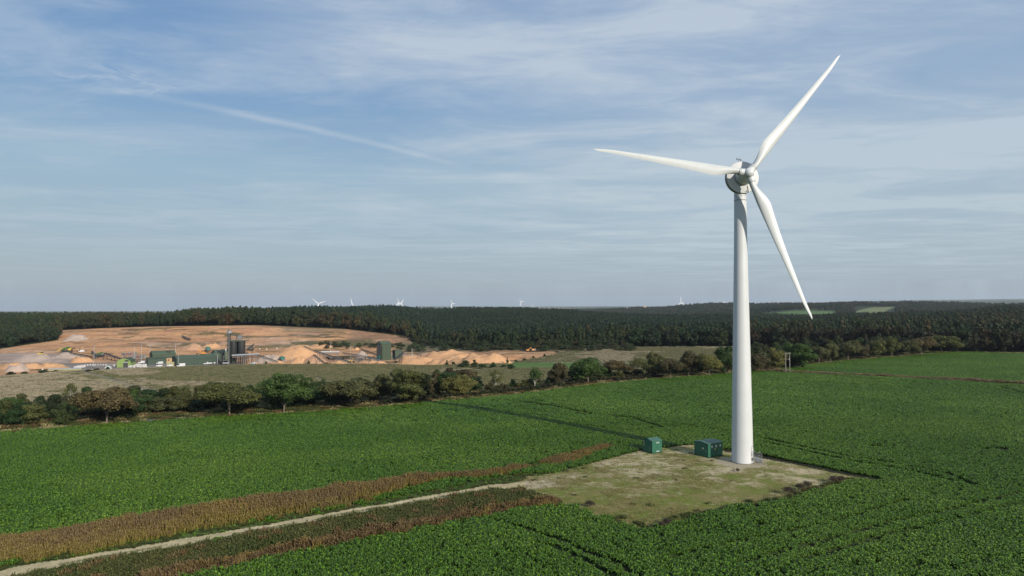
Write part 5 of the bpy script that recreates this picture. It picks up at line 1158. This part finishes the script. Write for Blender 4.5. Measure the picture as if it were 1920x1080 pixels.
# black silos with their elevator
p = at(445, 684, 397); o = thing('silo_group', 'group of black steel silos on legs with an elevator tower rising above them', 'silo', p, R(8)); o.scale = (1.38, 1.38, 1.06)
SH = 6.6
for i, (x_, y_) in enumerate(((-1.85, 0), (1.85, 0), (-3.3, 3.4), (.4, 3.4))):
    s_ = MB().tube([(x_, y_, SH - 1.6), (x_, y_, SH), (x_, y_, SH + 7.6)], [.5, 1.72, 1.72], 28).build('silo', 'silo_black', o, True)
    rb = MB()
    for z_ in np.arange(.8, 7.2, .8): rb.tube([(x_, y_, SH + z_), (x_, y_, SH + z_ + .09)], 1.76, 28)
    rb.build('hoop', 'black_steel', s_, True)
MB().box((-.4, 1.7, SH + 7.85), (9.2, 7.4, .35)).build('top_deck', 'vessel_green', o)
mb = MB()
for x_ in (-4.6, 3.9):
    for y_ in (-1.8, 5.2): mb.bar((x_, y_, SH + 9.0), (x_, y_, SH + 8), .08)
for y_ in (-1.8, 5.2): mb.bar((-4.6, y_, SH + 9.0), (3.9, y_, SH + 9.0), .08)
mb.build('guard_rail', 'steel_grey', o)
mb = MB()
for x_ in (-5, -3.6, -1.9, 0, 1.9, 3.7):
    for y_ in (-1.8, 1.6, 5.1): mb.bar((x_, y_, 0), (x_, y_, SH), .28)
for y_ in (-1.8, 5.1):
    mb.bar((-5, y_, SH), (3.7, y_, SH), .35); mb.bar((-5, y_, 3.2), (3.7, y_, 3.2), .25); mb.bar((-3.6, y_, .2), (-1.9, y_, SH), .15); mb.bar((1.9, y_, .2), (3.7, y_, SH), .15)
mb.build('support_frame', 'black_steel', o); MB().box((-.6, 1.7, SH - .2), (8.9, 7.0, .3)).build('lower_deck', 'black_steel', o)
MB().box((-2.2, 1, 2.2), (2.4, 3, 3)).build('mixer_housing', 'shed_olive', o); MB().box((1.2, .6, 4.9), (3.4, 2.6, 1.3)).build('weigh_hopper', 'steel_grey', o)
mb = MB()
for x_ in (-3.9, -2.8):
    for y_ in (-2.5, -1.4): mb.bar((x_, y_, 0), (x_, y_, 19.2), .16)
for z_ in np.arange(1.5, 19, 1.6): mb.bar((-3.9, -2.5, z_), (-2.8, -2.5, z_ + 1.4), .09); mb.bar((-3.9, -2.5, z_), (-2.8, -2.5, z_), .09)
el = mb.build('elevator_tower', 'black_steel', o); MB().box((-3.35, -1.95, 10), (.5, .6, 19.5)).build('elevator_casing', 'steel_grey', el)
MB().box((-3.4, -1.9, 20.0), (2.0, 1.6, 1.7)).build('elevator_head', 'steel_grey', o); MB().box((-2.8, -2.1, 20.1), (1.0, 1.2, 1.0)).build('motor_cover', 'pale_sheet', o); MB().tube([(-3.7, -1.9, 20.8), (-3.7, -1.9, 22.2)], .3, 8).build('top_vent', 'vessel_green', o)
MB().bar((-2.8, -1.6, 19.2), (.9, .5, 17.0), .7, .7).build('transfer_chute', 'black_steel', o)
mb = MB()
for x_ in (-1.0, .2, 1.6): mb.bar((x_, 0, SH + 8), (x_ + (0.7 if x_ < 1 else 0), .6, 17.2), .2)
mb.bar((-1.2, 0, SH + 8.2), (.8, .5, 17), .3); mb.build('head_frame', 'black_steel', o); MB().box((1.0, .6, 16.6), (2.2, 1.8, 2.4)).build('screen_house', 'steel_grey', o)
# mixing plant left of the silos
p = at(424, 686, 397); o = thing('mixing_plant', 'grey green mixing plant vessel on a frame between a black stack and the silos', 'plant', p, R(10))
MB().tube([(0, 0, 3.2), (0, 0, 4.0), (0, 0, 8.4), (0, 0, 9.3)], [.6, 1.35, 1.35, .4], 24).build('vessel', 'vessel_green', o, True); MB().tube([(-.3, 0, 9.2), (-.3, 0, 10.9)], .32, 10).build('white_filter', 'white_body', o, True)
mb = MB()
for x_ in (-1.5, 1.5):
    for y_ in (-1.5, 1.5): mb.bar((x_, y_, 0), (x_, y_, 6.5), .2)
mb.bar((-1.5, -1.5, 3.4), (1.5, -1.5, 3.4), .25); mb.bar((-1.5, -1.5, 6.2), (1.5, -1.5, 6.2), .2); mb.build('frame', 'steel_grey', o)
MB().tube([(-2.9, .5, 0), (-2.9, .5, 10.5)], .42, 12).build('stack', 'black_steel', o, True); MB().tube([(-5.0, -1.5, 0), (-5.0, -1.5, 7.0)], .42, 12).build('duct', 'steel_grey', o, True)
MB().bar((-5.0, -2, .6), (-1.8, -2, 3.4), 1.2, .5).build('feed_chute', 'black_steel', o); MB().bar((-1.5, -2.2, 1.8), (2.2, -2.2, 1.8), 1.4, .5).build('walkway', 'pale_sheet', o)
shed('plant_building', 'dark green building with two roofs right behind the mixing plant', 404, 681, 11, 9, 7.4, 1.7)
MBk = MB(); p = at(399, 683, 397); o = thing('arched_shed', 'small dark green arched shed joining the long shed to the plant', 'shed', p, QA); MB().prism([(0, 0)] + [(2.6 - 2.6 * math.cos(t_), 5.4 + 1.6 * math.sin(t_)) for t_ in np.linspace(0, math.pi, 11)] + [(5.2, 0)], 0, 6).build('wall', 'shed_green', o)
MB().prism([(-.1, 5.5)] + [(2.6 - 2.7 * math.cos(t_), 5.55 + 1.7 * math.sin(t_)) for t_ in np.linspace(0, math.pi, 11)] + [(5.3, 5.5)], -.2, 6.2).build('roof', 'shed_roof', o)

def conveyor(label, a, b, Ya, Yb, w_=1.2, mat='steel_grey', belt='black_steel', legs=(), cover=None, name='conveyor'):
    """a=(px, py) of each end at ground distance Y; truss with belt, standing on trestle legs"""
    P_ = []; Ya, Yb = [Y + 44 if Y < 445 else Y for Y in (Ya, Yb)]
    for (px, py), Y in ((a, Ya), (b, Yb)):
        u_, e = pdir(px, py); P_.append(Vector((u_ * Y, Y, CH + e * Y)))
    lo = P_[0] if P_[0].z < P_[1].z else P_[1]; o = thing(name, label, 'conveyor', (lo.x, lo.y, hgt(lo.x, lo.y)), 0, 'conveyors in the quarry'); q = [v - o.location for v in P_]
    up = Vector((0, 0, 1)); d = (q[1] - q[0]); n = max(int(d.length / 2.2), 2); sd_ = d.cross(up).normalized() * w_ / 2
    mb = MB()
    for s_ in (-1, 1):
        for z_ in (0, -.9): mb.bar(q[0] + sd_ * s_ + up * z_, q[1] + sd_ * s_ + up * z_, .14)
        for i in range(n): mb.bar(q[0] + d * (i / n) + sd_ * s_, q[0] + d * ((i + 1) / n) + sd_ * s_ - up * .9, .09)
    mb.build('truss', mat, o); MB().bar(q[0] + up * .12, q[1] + up * .12, w_ * .9, .14).build('belt', belt, o)
    if cover: MB().bar(q[0] + up * .55, q[1] + up * .55, w_ * 1.1, .7).build('cover', cover, o)
    for f in legs:
        c_ = q[0] + d * f; g = hgt(*(c_ + o.location)[:2]) - o.location.z; mb = MB()
        for s_ in (-1, 1): mb.bar(c_ + sd_ * s_ - up * .9, Vector((c_.x, c_.y, g)) + sd_ * s_ * 1.6, .22)
        mb.build('leg', mat, o)
    return o
conveyor('white covered conveyor running level from the silos to the right', (436,667.5), (484,665), 401, 397, 1.5, 'steel_grey', 'black_steel', (.45, .95), 'pale_sheet')
conveyor('sloping conveyor falling from the white covered one to the teal hopper', (484,665.5), (521,678), 397, 392, 1.2, 'steel_grey', 'black_steel', (.3,))
conveyor('upper conveyor rising to the top of the largest orange heap', (570,649), (594,659), 418, 410, 1.0)
conveyor('long sloping conveyor from the largest heap down to the yellow machine', (590,657.5), (656,679), 412, 392, 1.6, 'steel_grey', 'black_steel', (.12, .5))
conveyor('white covered conveyor housing level behind the long sloping conveyor', (603,661), (636,661), 425, 425, 1.3, 'steel_grey', 'black_steel', (.1, .9), 'white_body')
conveyor('thin conveyor running on from the white housing towards the tower building', (642,661), (703,671), 425, 405, 1.0, legs=(.5,))
conveyor('low level conveyor entering the foot of the tall tower building', (655,673.5), (716,674), 400, 398, 1.1, legs=(.2, .6))
conveyor('conveyor dropping towards the tower building beside the pond', (675,653.5), (708,665), 430, 407, 1.1, 'black_steel', legs=(.4,))
conveyor('black conveyor climbing in front of the dark annex', (738,675), (757,660), 390, 396, 1.4, 'black_steel', legs=(.7,))
conveyor('dark conveyor right of the tower building, rising to the right', (775,667), (798,658), 420, 424, 1.2, 'black_steel', legs=(.6,))
conveyor('short conveyor between the annex and the pole', (756,662), (774,668), 415, 418, .9, legs=(.5,))
conveyor('long dark conveyor leading down from the green screener on the left', (131,661), (173,668.5), 455, 440, 1.3, 'black_steel', legs=(.5,))
conveyor('short steep dark conveyor at the left of the yard', (173,659), (182,670), 440, 436, 1.5, 'black_steel', legs=(.1,))
conveyor('thick dark conveyor falling to the dark heap behind the lime shed', (197,662), (228,673), 436, 426, 1.8, 'black_steel', legs=(.02, .5))
conveyor('small conveyor high on the quarry shelf', (341,629.5), (357,636), 600, 590, 1.6, 'steel_grey', legs=(.2, .8))
conveyor('dark loading conveyor behind and right of the black silos', (462,656), (476,645), 455, 458, 1.8, 'black_steel', legs=(.8,))

# teal hopper, screeners, plant frames
def hopper(px, base, s_, label, mat='teal_paint'):
    p = at(px, base, 397); o = thing('hopper', label, 'hopper', p, QA)
    MB().prism([(-1.1 * s_, 1.6 * s_), (-1.9 * s_, 3.4 * s_), (1.9 * s_, 3.4 * s_), (1.1 * s_, 1.6 * s_)], -1.3 * s_, 1.3 * s_).build('bin', mat, o)
    MB().prism([(-2.0 * s_, 3.4 * s_), (0, 4.2 * s_), (2.0 * s_, 3.4 * s_)], -1.4 * s_, 1.4 * s_).build('roof', 'kiosk_green', o)
    for x_ in (-1.5, 1.5):
        for y_ in (-1, 1): MB().bar((x_ * s_, y_ * s_, -.1), (x_ * s_, y_ * s_, 3.3 * s_), .2).build('leg', 'black_steel', o)
    MB().box((-1.0 * s_, 0, .9 * s_), (1.8 * s_, 2 * s_, 1.6 * s_)).build('feeder', 'black_steel', o)
hopper(529, 679.5, .95, 'teal roofed hopper at the foot of the sloping conveyor'); hopper(390, 660, 1.0, 'dark teal hopper far behind the long green shed')
def screener(px, base, s_, label, mat='screen_green', mat2='digger_yellow'):
    p = at(px, base, 397); o = thing('screener', label, 'screening machine', p, R(8))
    MB().box((0, 0, 1.2 * s_), (6 * s_, 2 * s_, .8 * s_)).build('chassis', 'black_steel', o); MB().bar((-2.2 * s_, 0, 2.2 * s_), (1.4 * s_, 0, 3.4 * s_), 2 * s_, 1.1 * s_).build('screen_box', mat, o)
    MB().bar((-5.2 * s_, 0, 1.2 * s_), (-2.0 * s_, 0, 2.8 * s_), 1 * s_, .4 * s_).build('feed_conveyor', mat2, o); MB().bar((1.6 * s_, 0, 1.6 * s_), (4.6 * s_, 0, 3.1 * s_), 1 * s_, .4 * s_).build('discharge_conveyor', 'black_steel', o)
    for y_ in (-1, 1): MB().box((0, y_ * s_, .42 * s_), (3.6 * s_, .5 * s_, .85 * s_), taper=.9).build('track', 'tyre_black', o)
    MB().box((2.0 * s_, 0, 2.2 * s_), (1.3 * s_, 1.8 * s_, 1.2 * s_)).build('engine_cover', mat2, o)
screener(125, 661, 1.25, 'green and yellow screening machine on top of the grey gravel heap'); screener(188, 669, .95, 'green screening machine on a frame between two dark conveyors', mat2='steel_grey'); screener(470, 658, .9, 'dark green mobile screener right behind the black silos', 'shed_olive', 'vessel_green')
def frame_plant(px, base, L_, H_, label, acc):
    p = at(px, base, 397); o = thing('screening_plant', label, 'plant', p, QA); mb = MB(); r_ = np.random.default_rng(int(px))
    nx = int(L_ / 2.2)
    for i in range(nx + 1):
        for y_ in (0, 3): mb.bar((i * 2.2, y_, 0), (i * 2.2, y_, H_ * r_.uniform(.75, 1)), .2)
    for z_ in (H_ * .4, H_ * .72): mb.bar((0, 0, z_), (L_, 0, z_), .25); mb.bar((0, 3, z_), (L_, 3, z_), .25)
    for i in range(nx): mb.bar((i * 2.2, 0, H_ * .4), (i * 2.2 + 2.2, 0, H_ * .72), .12)
    mb.build('frame', 'steel_grey', o)
    MB().box((L_ / 2, 1.5, H_ * .42), (L_, 3, .15)).build('deck', 'vessel_green', o)
    for i, m_ in enumerate(acc): MB().box((1.2 + i * (L_ - 2.2) / max(len(acc) - 1, 1), 1.4, H_ * .42 + .9), (1.6, 2.2, 1.6), taper=.8).build('machine_housing', m_, o)
    MB().bar((0, .5, .4), (L_ * .6, .5, H_ * .7), .9, .35).build('chute', 'black_steel', o)
frame_plant(229, 672, 10, 5.2, 'tangled screening plant with red motor covers behind the lime shed', ['black_steel', 'red_paint', 'red_paint', 'vessel_green'])
frame_plant(248, 677, 9, 5.0, 'grey frame of pipes and machines between the lime shed and the stepped sheds', ['steel_grey', 'red_paint', 'vessel_green', 'steel_grey'])
frame_plant(676, 681, 10, 2.6, 'low frame of machinery left of the tower building', ['steel_grey', 'cab_tan', 'steel_grey'])
heap(243, 678, 671, 10, 'sand_heap_grey', 'dark slate heap tucked right of the lime shed', .5, 77)

# machines
def digger(px, base, s_, label, col, face=1, cat='excavator'):
    p = at(px, base, 397); o = thing('excavator', label, cat, p, R(10 if face > 0 else 190), None)
    for y_ in (-1, 1): MB().tube([(-1.9 * s_, y_ * s_, .45 * s_), (1.9 * s_, y_ * s_, .45 * s_)], .45 * s_, 8).build('track', 'tyre_black', o)
    MB().box((-.4 * s_, 0, 1.6 * s_), (3.4 * s_, 2.5 * s_, 1.2 * s_)).build('body', col, o, bevel=.1 * s_)
    c_ = MB().box((.7 * s_, -.7 * s_, 2.5 * s_), (1.3 * s_, 1.0 * s_, 1.5 * s_), taper=.9).build('cab', col, o); MB().box((1.0 * s_, -.75 * s_, 2.6 * s_), (.9 * s_, 1.06 * s_, .9 * s_)).build('window', 'dark_glass', c_)
    MB().bar((1 * s_, 0.3 * s_, 2.0 * s_), (3.6 * s_, .3 * s_, 4.6 * s_), .4 * s_, .6 * s_).build('boom', col, o); MB().bar((3.5 * s_, .3 * s_, 4.6 * s_), (5.0 * s_, .3 * s_, 1.8 * s_), .3 * s_, .4 * s_).build('arm', col, o)
    MB().prism([(4.5 * s_, 1.9 * s_), (5.4 * s_, 1.9 * s_), (5.3 * s_, .8 * s_), (4.4 * s_, 1.1 * s_)], -.3 * s_, .9 * s_).build('bucket', 'black_steel', o)
def loader(px, base, s_, label, col='digger_yellow', name='wheel_loader', cat='wheel loader', bed=False, rz=15):
    p = at(px, base, 397); o = thing(name, label, cat, p, R(rz))
    for x_ in (-1.4, 1.5):
        for y_ in (-1, 1): MB().tube([(x_ * s_, (y_ * 1.0 - .25) * s_, .75 * s_), (x_ * s_, (y_ * 1.0 + .25) * s_, .75 * s_)], .75 * s_, 14).build('wheel', 'tyre_black', o)
    MB().box((-1.3 * s_, 0, 1.5 * s_), (2.6 * s_, 1.8 * s_, 1.2 * s_)).build('engine_body', col, o, bevel=.08 * s_)
    c_ = MB().box((.3 * s_, 0, 2.5 * s_), (1.3 * s_, 1.4 * s_, 1.6 * s_), taper=.88).build('cab', col, o); MB().box((.35 * s_, 0, 2.7 * s_), (1.35 * s_, 1.45 * s_, .8 * s_)).build('window', 'dark_glass', c_)
    if bed: MB().prism([(-3.4 * s_, 1.6 * s_), (-3.6 * s_, 3.0 * s_), (-.6 * s_, 3.0 * s_), (-.9 * s_, 1.6 * s_)], -1.2 * s_, 1.2 * s_).build('tipper_body', col, o)
    else:
        MB().bar((.8 * s_, 0, 1.7 * s_), (3.2 * s_, 0, .9 * s_), .9 * s_, .3 * s_).build('lift_arm', col, o); MB().prism([(2.9 * s_, .2 * s_), (4.1 * s_, .25 * s_), (3.2 * s_, 1.5 * s_)], -1.3 * s_, 1.3 * s_).build('bucket', col, o)
digger(381, 664, .85, 'orange excavator behind the roof of the long green shed', 'digger_orange', -1); digger(990, 660, .62, 'orange excavator working on the far right bank of the quarry', 'digger_orange', 1); digger(148, 659, .7, 'tan excavator right of the green and yellow screener', 'cab_tan', 1)
loader(77, 668, .95, 'yellow wheel loader on the grey ground at the left of the quarry'); loader(660, 681, .8, 'yellow wheel loader in front of the thin conveyors, left of the tower building')
loader(1003, 660, .7, 'dark dumper parked right of the orange excavator on the far bank', 'cab_tan', 'dumper', 'dumper', True)

def van(px, base, label, col='white_body', L_=5.0, H_=2.2, cab=True, rz=40, name='parked_van', cat='van', bed=None):
    p = at(px, base, 397); o = thing(name, label, cat, p, R(rz)); o.scale = (.8, .8, .8)
    if bed: MB().box((L_ * .18, 0, 1.1), (L_ * .68, 2.1, .9)).build('cargo_bed', bed, o)
    pr = [(-L_ / 2, .5), (-L_ / 2, 1.15), (-L_ * .34, 1.3), (-L_ * .24, H_), (L_ * .5 if not bed else -L_ * .12, H_), (L_ * .5 if not bed else -L_ * .12, .5)]
    MB().prism(pr, -1, 1).build('body', col, o)
    MB().prism([(-L_ * .345, 1.34), (-L_ * .25, H_ - .12), (-L_ * .22, H_ - .12), (-L_ * .22, 1.34)], -1.03, 1.03).build('window', 'dark_glass', o)
    for x_ in (-.3, .32):
        for y_ in (-.95, .95): MB().tube([(x_ * L_, y_ - .12, .38), (x_ * L_, y_ + .12, .38)], .38, 12).build('wheel', 'tyre_black', o)
van(339, 688, 'white van with slanted front at the near corner of the long green shed', L_=6, H_=2.7); van(299, 683.5, 'white van in front of the low green lean-to shed'); van(267, 682, 'white van with dark roof rack left of the stepped green sheds', L_=7)
van(356, 685.5, 'white and red flatbed truck before the long green shed', bed='red_paint', L_=7, name='flatbed_truck', cat='truck'); van(392, 684.5, 'long white flatbed truck at the right end of the long green shed', bed='white_body', L_=9, name='flatbed_truck', cat='truck')
van(318, 688.5, 'white car parked before the olive wall', H_=1.6, L_=4.4, name='parked_car', cat='car'); van(298, 689, 'white car nearest to the field, under the white van', H_=1.6, L_=4.4, name='parked_car', cat='car'); van(474, 681.5, 'silver grey car parked under the sloping conveyor', 'pale_sheet', H_=1.7, L_=5, name='parked_car', cat='car')
van(152, 660.5, 'white van high up beside the green and yellow screener'); van(283, 683, 'white truck with upright posts before the low lean-to', bed='cab_tan', L_=6, name='flatbed_truck', cat='truck')
# tan office, olive bay, teal skip
p = at(309, 681, 397); o = thing('site_office', 'tan site office with flat roof between the stepped sheds and the long shed', 'cabin', p, QA); MB().box((2, 1.5, 1.5), (4.6, 3, 3)).build('wall', 'cab_tan', o); MB().box((2, 1.5, 3.1), (5, 3.4, .25)).build('roof', 'shed_roof', o)
for x_ in (.8, 2.4): MB().box((x_, -.04, 1.7), (.9, .08, .8)).build('window', 'dark_glass', o)
p = at(313, 687.5, 397); o = thing('storage_bay', 'pale olive block wall of a storage bay left of the long green shed', 'storage bay', p, R(15)); MB().box((1.9, 0, 1.4), (4.2, .3, 2.8)).build('back_wall', 'pale_brick', o)
for x_ in (-.1, 3.9): MB().box((x_, 1.6, 1.3), (.3, 3.0, 2.6)).build('side_wall', 'pale_brick', o)
p = at(364, 685.5, 397); o = thing('skip', 'teal green skip standing against the long green shed', 'skip', p, R(30)); MB().prism([(-1.3, .2), (-1.8, 1.8), (1.8, 1.8), (1.3, .2)], -1, 1).build('tub', 'teal_paint', o); MB().prism([(-1.7, 1.8), (-1.7, 1.95), (1.7, 1.95), (1.7, 1.8)], -.9, .9).build('rim', 'black_steel', o)
p = at(203, 692, 397); o = thing('tent', 'small white and turquoise tent at the near edge of the yard', 'tent', p, R(20)); MB().prism([(-1.9, 0), (-1.5, 1.4), (0, 2.4), (1.5, 1.4), (1.9, 0)], -1.5, 1.5).build('canopy', 'bag_white', o); MB().prism([(-1.2, 0), (-1.0, 1.2), (0, 2.0), (1.0, 1.2), (1.2, 0)], -1.56, -1.5).build('door_flap', 'teal_paint', o)
p = at(124, 696, 397); o = thing('low_shed', 'long low pale roofed shed half hidden by the shrubs at the left', 'shed', p, R(16)); MB().box((0, 0, .5), (17, 4, 1)).build('wall', 'pale_brick', o); MB().prism([(-8.8, 1.0), (-8.8, 1.15), (8.8, 1.15), (8.8, 1.0)], -2.3, 2.3).build('roof', 'pale_sheet', o)
# white bulk bags in rows
base = None
def bag(px, py, s_, label, grp, rz):
    global base
    p = at(px, py, 397)
    if base is None:
        o = thing('bulk_bag', label, 'bulk bag', p, rz, grp); MB().box((0, 0, .45), (1, 1, .95), taper=.92).build('sack', 'bag_white', o, bevel=.1); MB().box((0, 0, .98), (.5, .5, .16)).build('tied_top', 'bag_white', o); base = o
    else:
        o = base.copy(); C.objects.link(o); o.location = p; o.rotation_euler = (0, 0, rz); tag(o, label, 'bulk bag', grp)
        for ch in list(base.children): c_ = ch.copy(); C.objects.link(c_); c_.parent = o
    o.scale = (s_, s_, s_)
for k_ in range(36): bag(240 + k_ % 18 * 2.0 + rng.uniform(-.7, .7), 687 + 2.6 * (k_ // 18) + rng.uniform(-.8, .8), rng.uniform(.8, 1.2), 'white bulk bag in the %s row near the lime shed' % ('rear' if k_ < 18 else 'front'), 'bulk bags stacked in the yard', rng.uniform(0, 1.5))
for k_ in range(7): bag(144.5 + k_ * 2.3, 690.3 - k_ * .15, 1.35, 'large white bag in the short row at the end of the pale low shed', 'bags by the low shed', rng.uniform(-.1, .1))
for k_ in range(13): bag(140 + k_ * 4.9, 688 - k_ * .35, .85, 'small white block in the spaced line behind the pale low shed', 'spaced white blocks', .3)
for (a, b) in ((99.5, 673), (145, 679.5), (80, 694), (214, 686), (487, 654), (500, 655), (519, 653.5), (412, 671)): bag(a, b, .95, 'single white bag alone on the ground ' + landmark(a).replace('above', 'near'), 'single white bags', .4)
# lamp masts
for px, base_, top, lab in ((176,689,648,'left of the lime green shed'), (252,672,650,'behind the screening plant'), (265,680,646,'left of the stepped green sheds'), (281,668,645,'behind the stepped green sheds'), (334,688,662,'in front of the long green shed'), (329,664,643,'behind the gap of the sheds'),
                             (387,659,642,'beside the far teal hopper'), (548,682,666,'in front of the largest orange heap'), (620,662,642,'by the left end of the pond'), (657,660,647,'by the right end of the pond'), (772.5,684,655,'before the right hand heaps, thickest mast of all')):
    p = at(px, base_, 397); H_ = (base_ - top) / FX * p[1]; o = thing('lamp_mast', 'grey lamp mast ' + lab, 'lamp mast', p, 0, 'lamp masts in the quarry')
    MB().tube([(0, 0, 0), (0, 0, H_)], [.22 if px > 770 else .13, .12 if px > 770 else .08], 8).build('mast', 'pole_grey', o, True); MB().box((0, -.2, H_), (1.3, .3, .22)).build('lamp_head', 'steel_grey', o)
# far farm houses beyond the trees
for px, Y, w_, lab in ((1173, 3300, 16, 'white house far away in the woods, left one of two'), (1209, 3200, 18, 'white house with reddish roof far away, right one of two')):
    p = on(px, Y); o = thing('farmhouse', lab, 'house', p + np.array([0, 0, 6]), R(20)); MB().prism([(-w_ / 2, -8), (-w_ / 2, 7), (w_ / 2, 7), (w_ / 2, -8)], -5, 5).build('wall', 'white_body', o)
    mb = MB(); mb.add([(-w_ / 2 - .5, -5.5, 7), (w_ / 2 + .5, -5.5, 7), (w_ / 2 + .5, 5.5, 7), (-w_ / 2 - .5, 5.5, 7), (-w_ / 2, 0, 11), (w_ / 2, 0, 11)], [(0, 1, 5, 4), (2, 3, 4, 5), (0, 4, 3), (1, 2, 5), (3, 2, 1, 0)]); mb.build('roof', 'cab_tan' if px > 1200 else 'pole_grey', o)

# ---------------------------------------------------------------- the air
mb = MB(); mb.box((0, 6800, 60), (30000, 14500, 280)); m_, t_ = newmat('haze_air')
o_ = t_.add('ShaderNodeOutputMaterial'); v_ = t_.add('ShaderNodeVolumePrincipled'); v_.inputs['Color'].default_value = (.78, .87, 1, 1); v_.inputs['Density'].default_value = 4.2e-5; v_.inputs['Anisotropy'].default_value = 0.1
t_.l.new(v_.outputs[0], o_.inputs['Volume']); o = mb.build('haze', 'haze_air'); tag(o, 'thin blue haze over the whole countryside', 'haze', None, 'stuff')
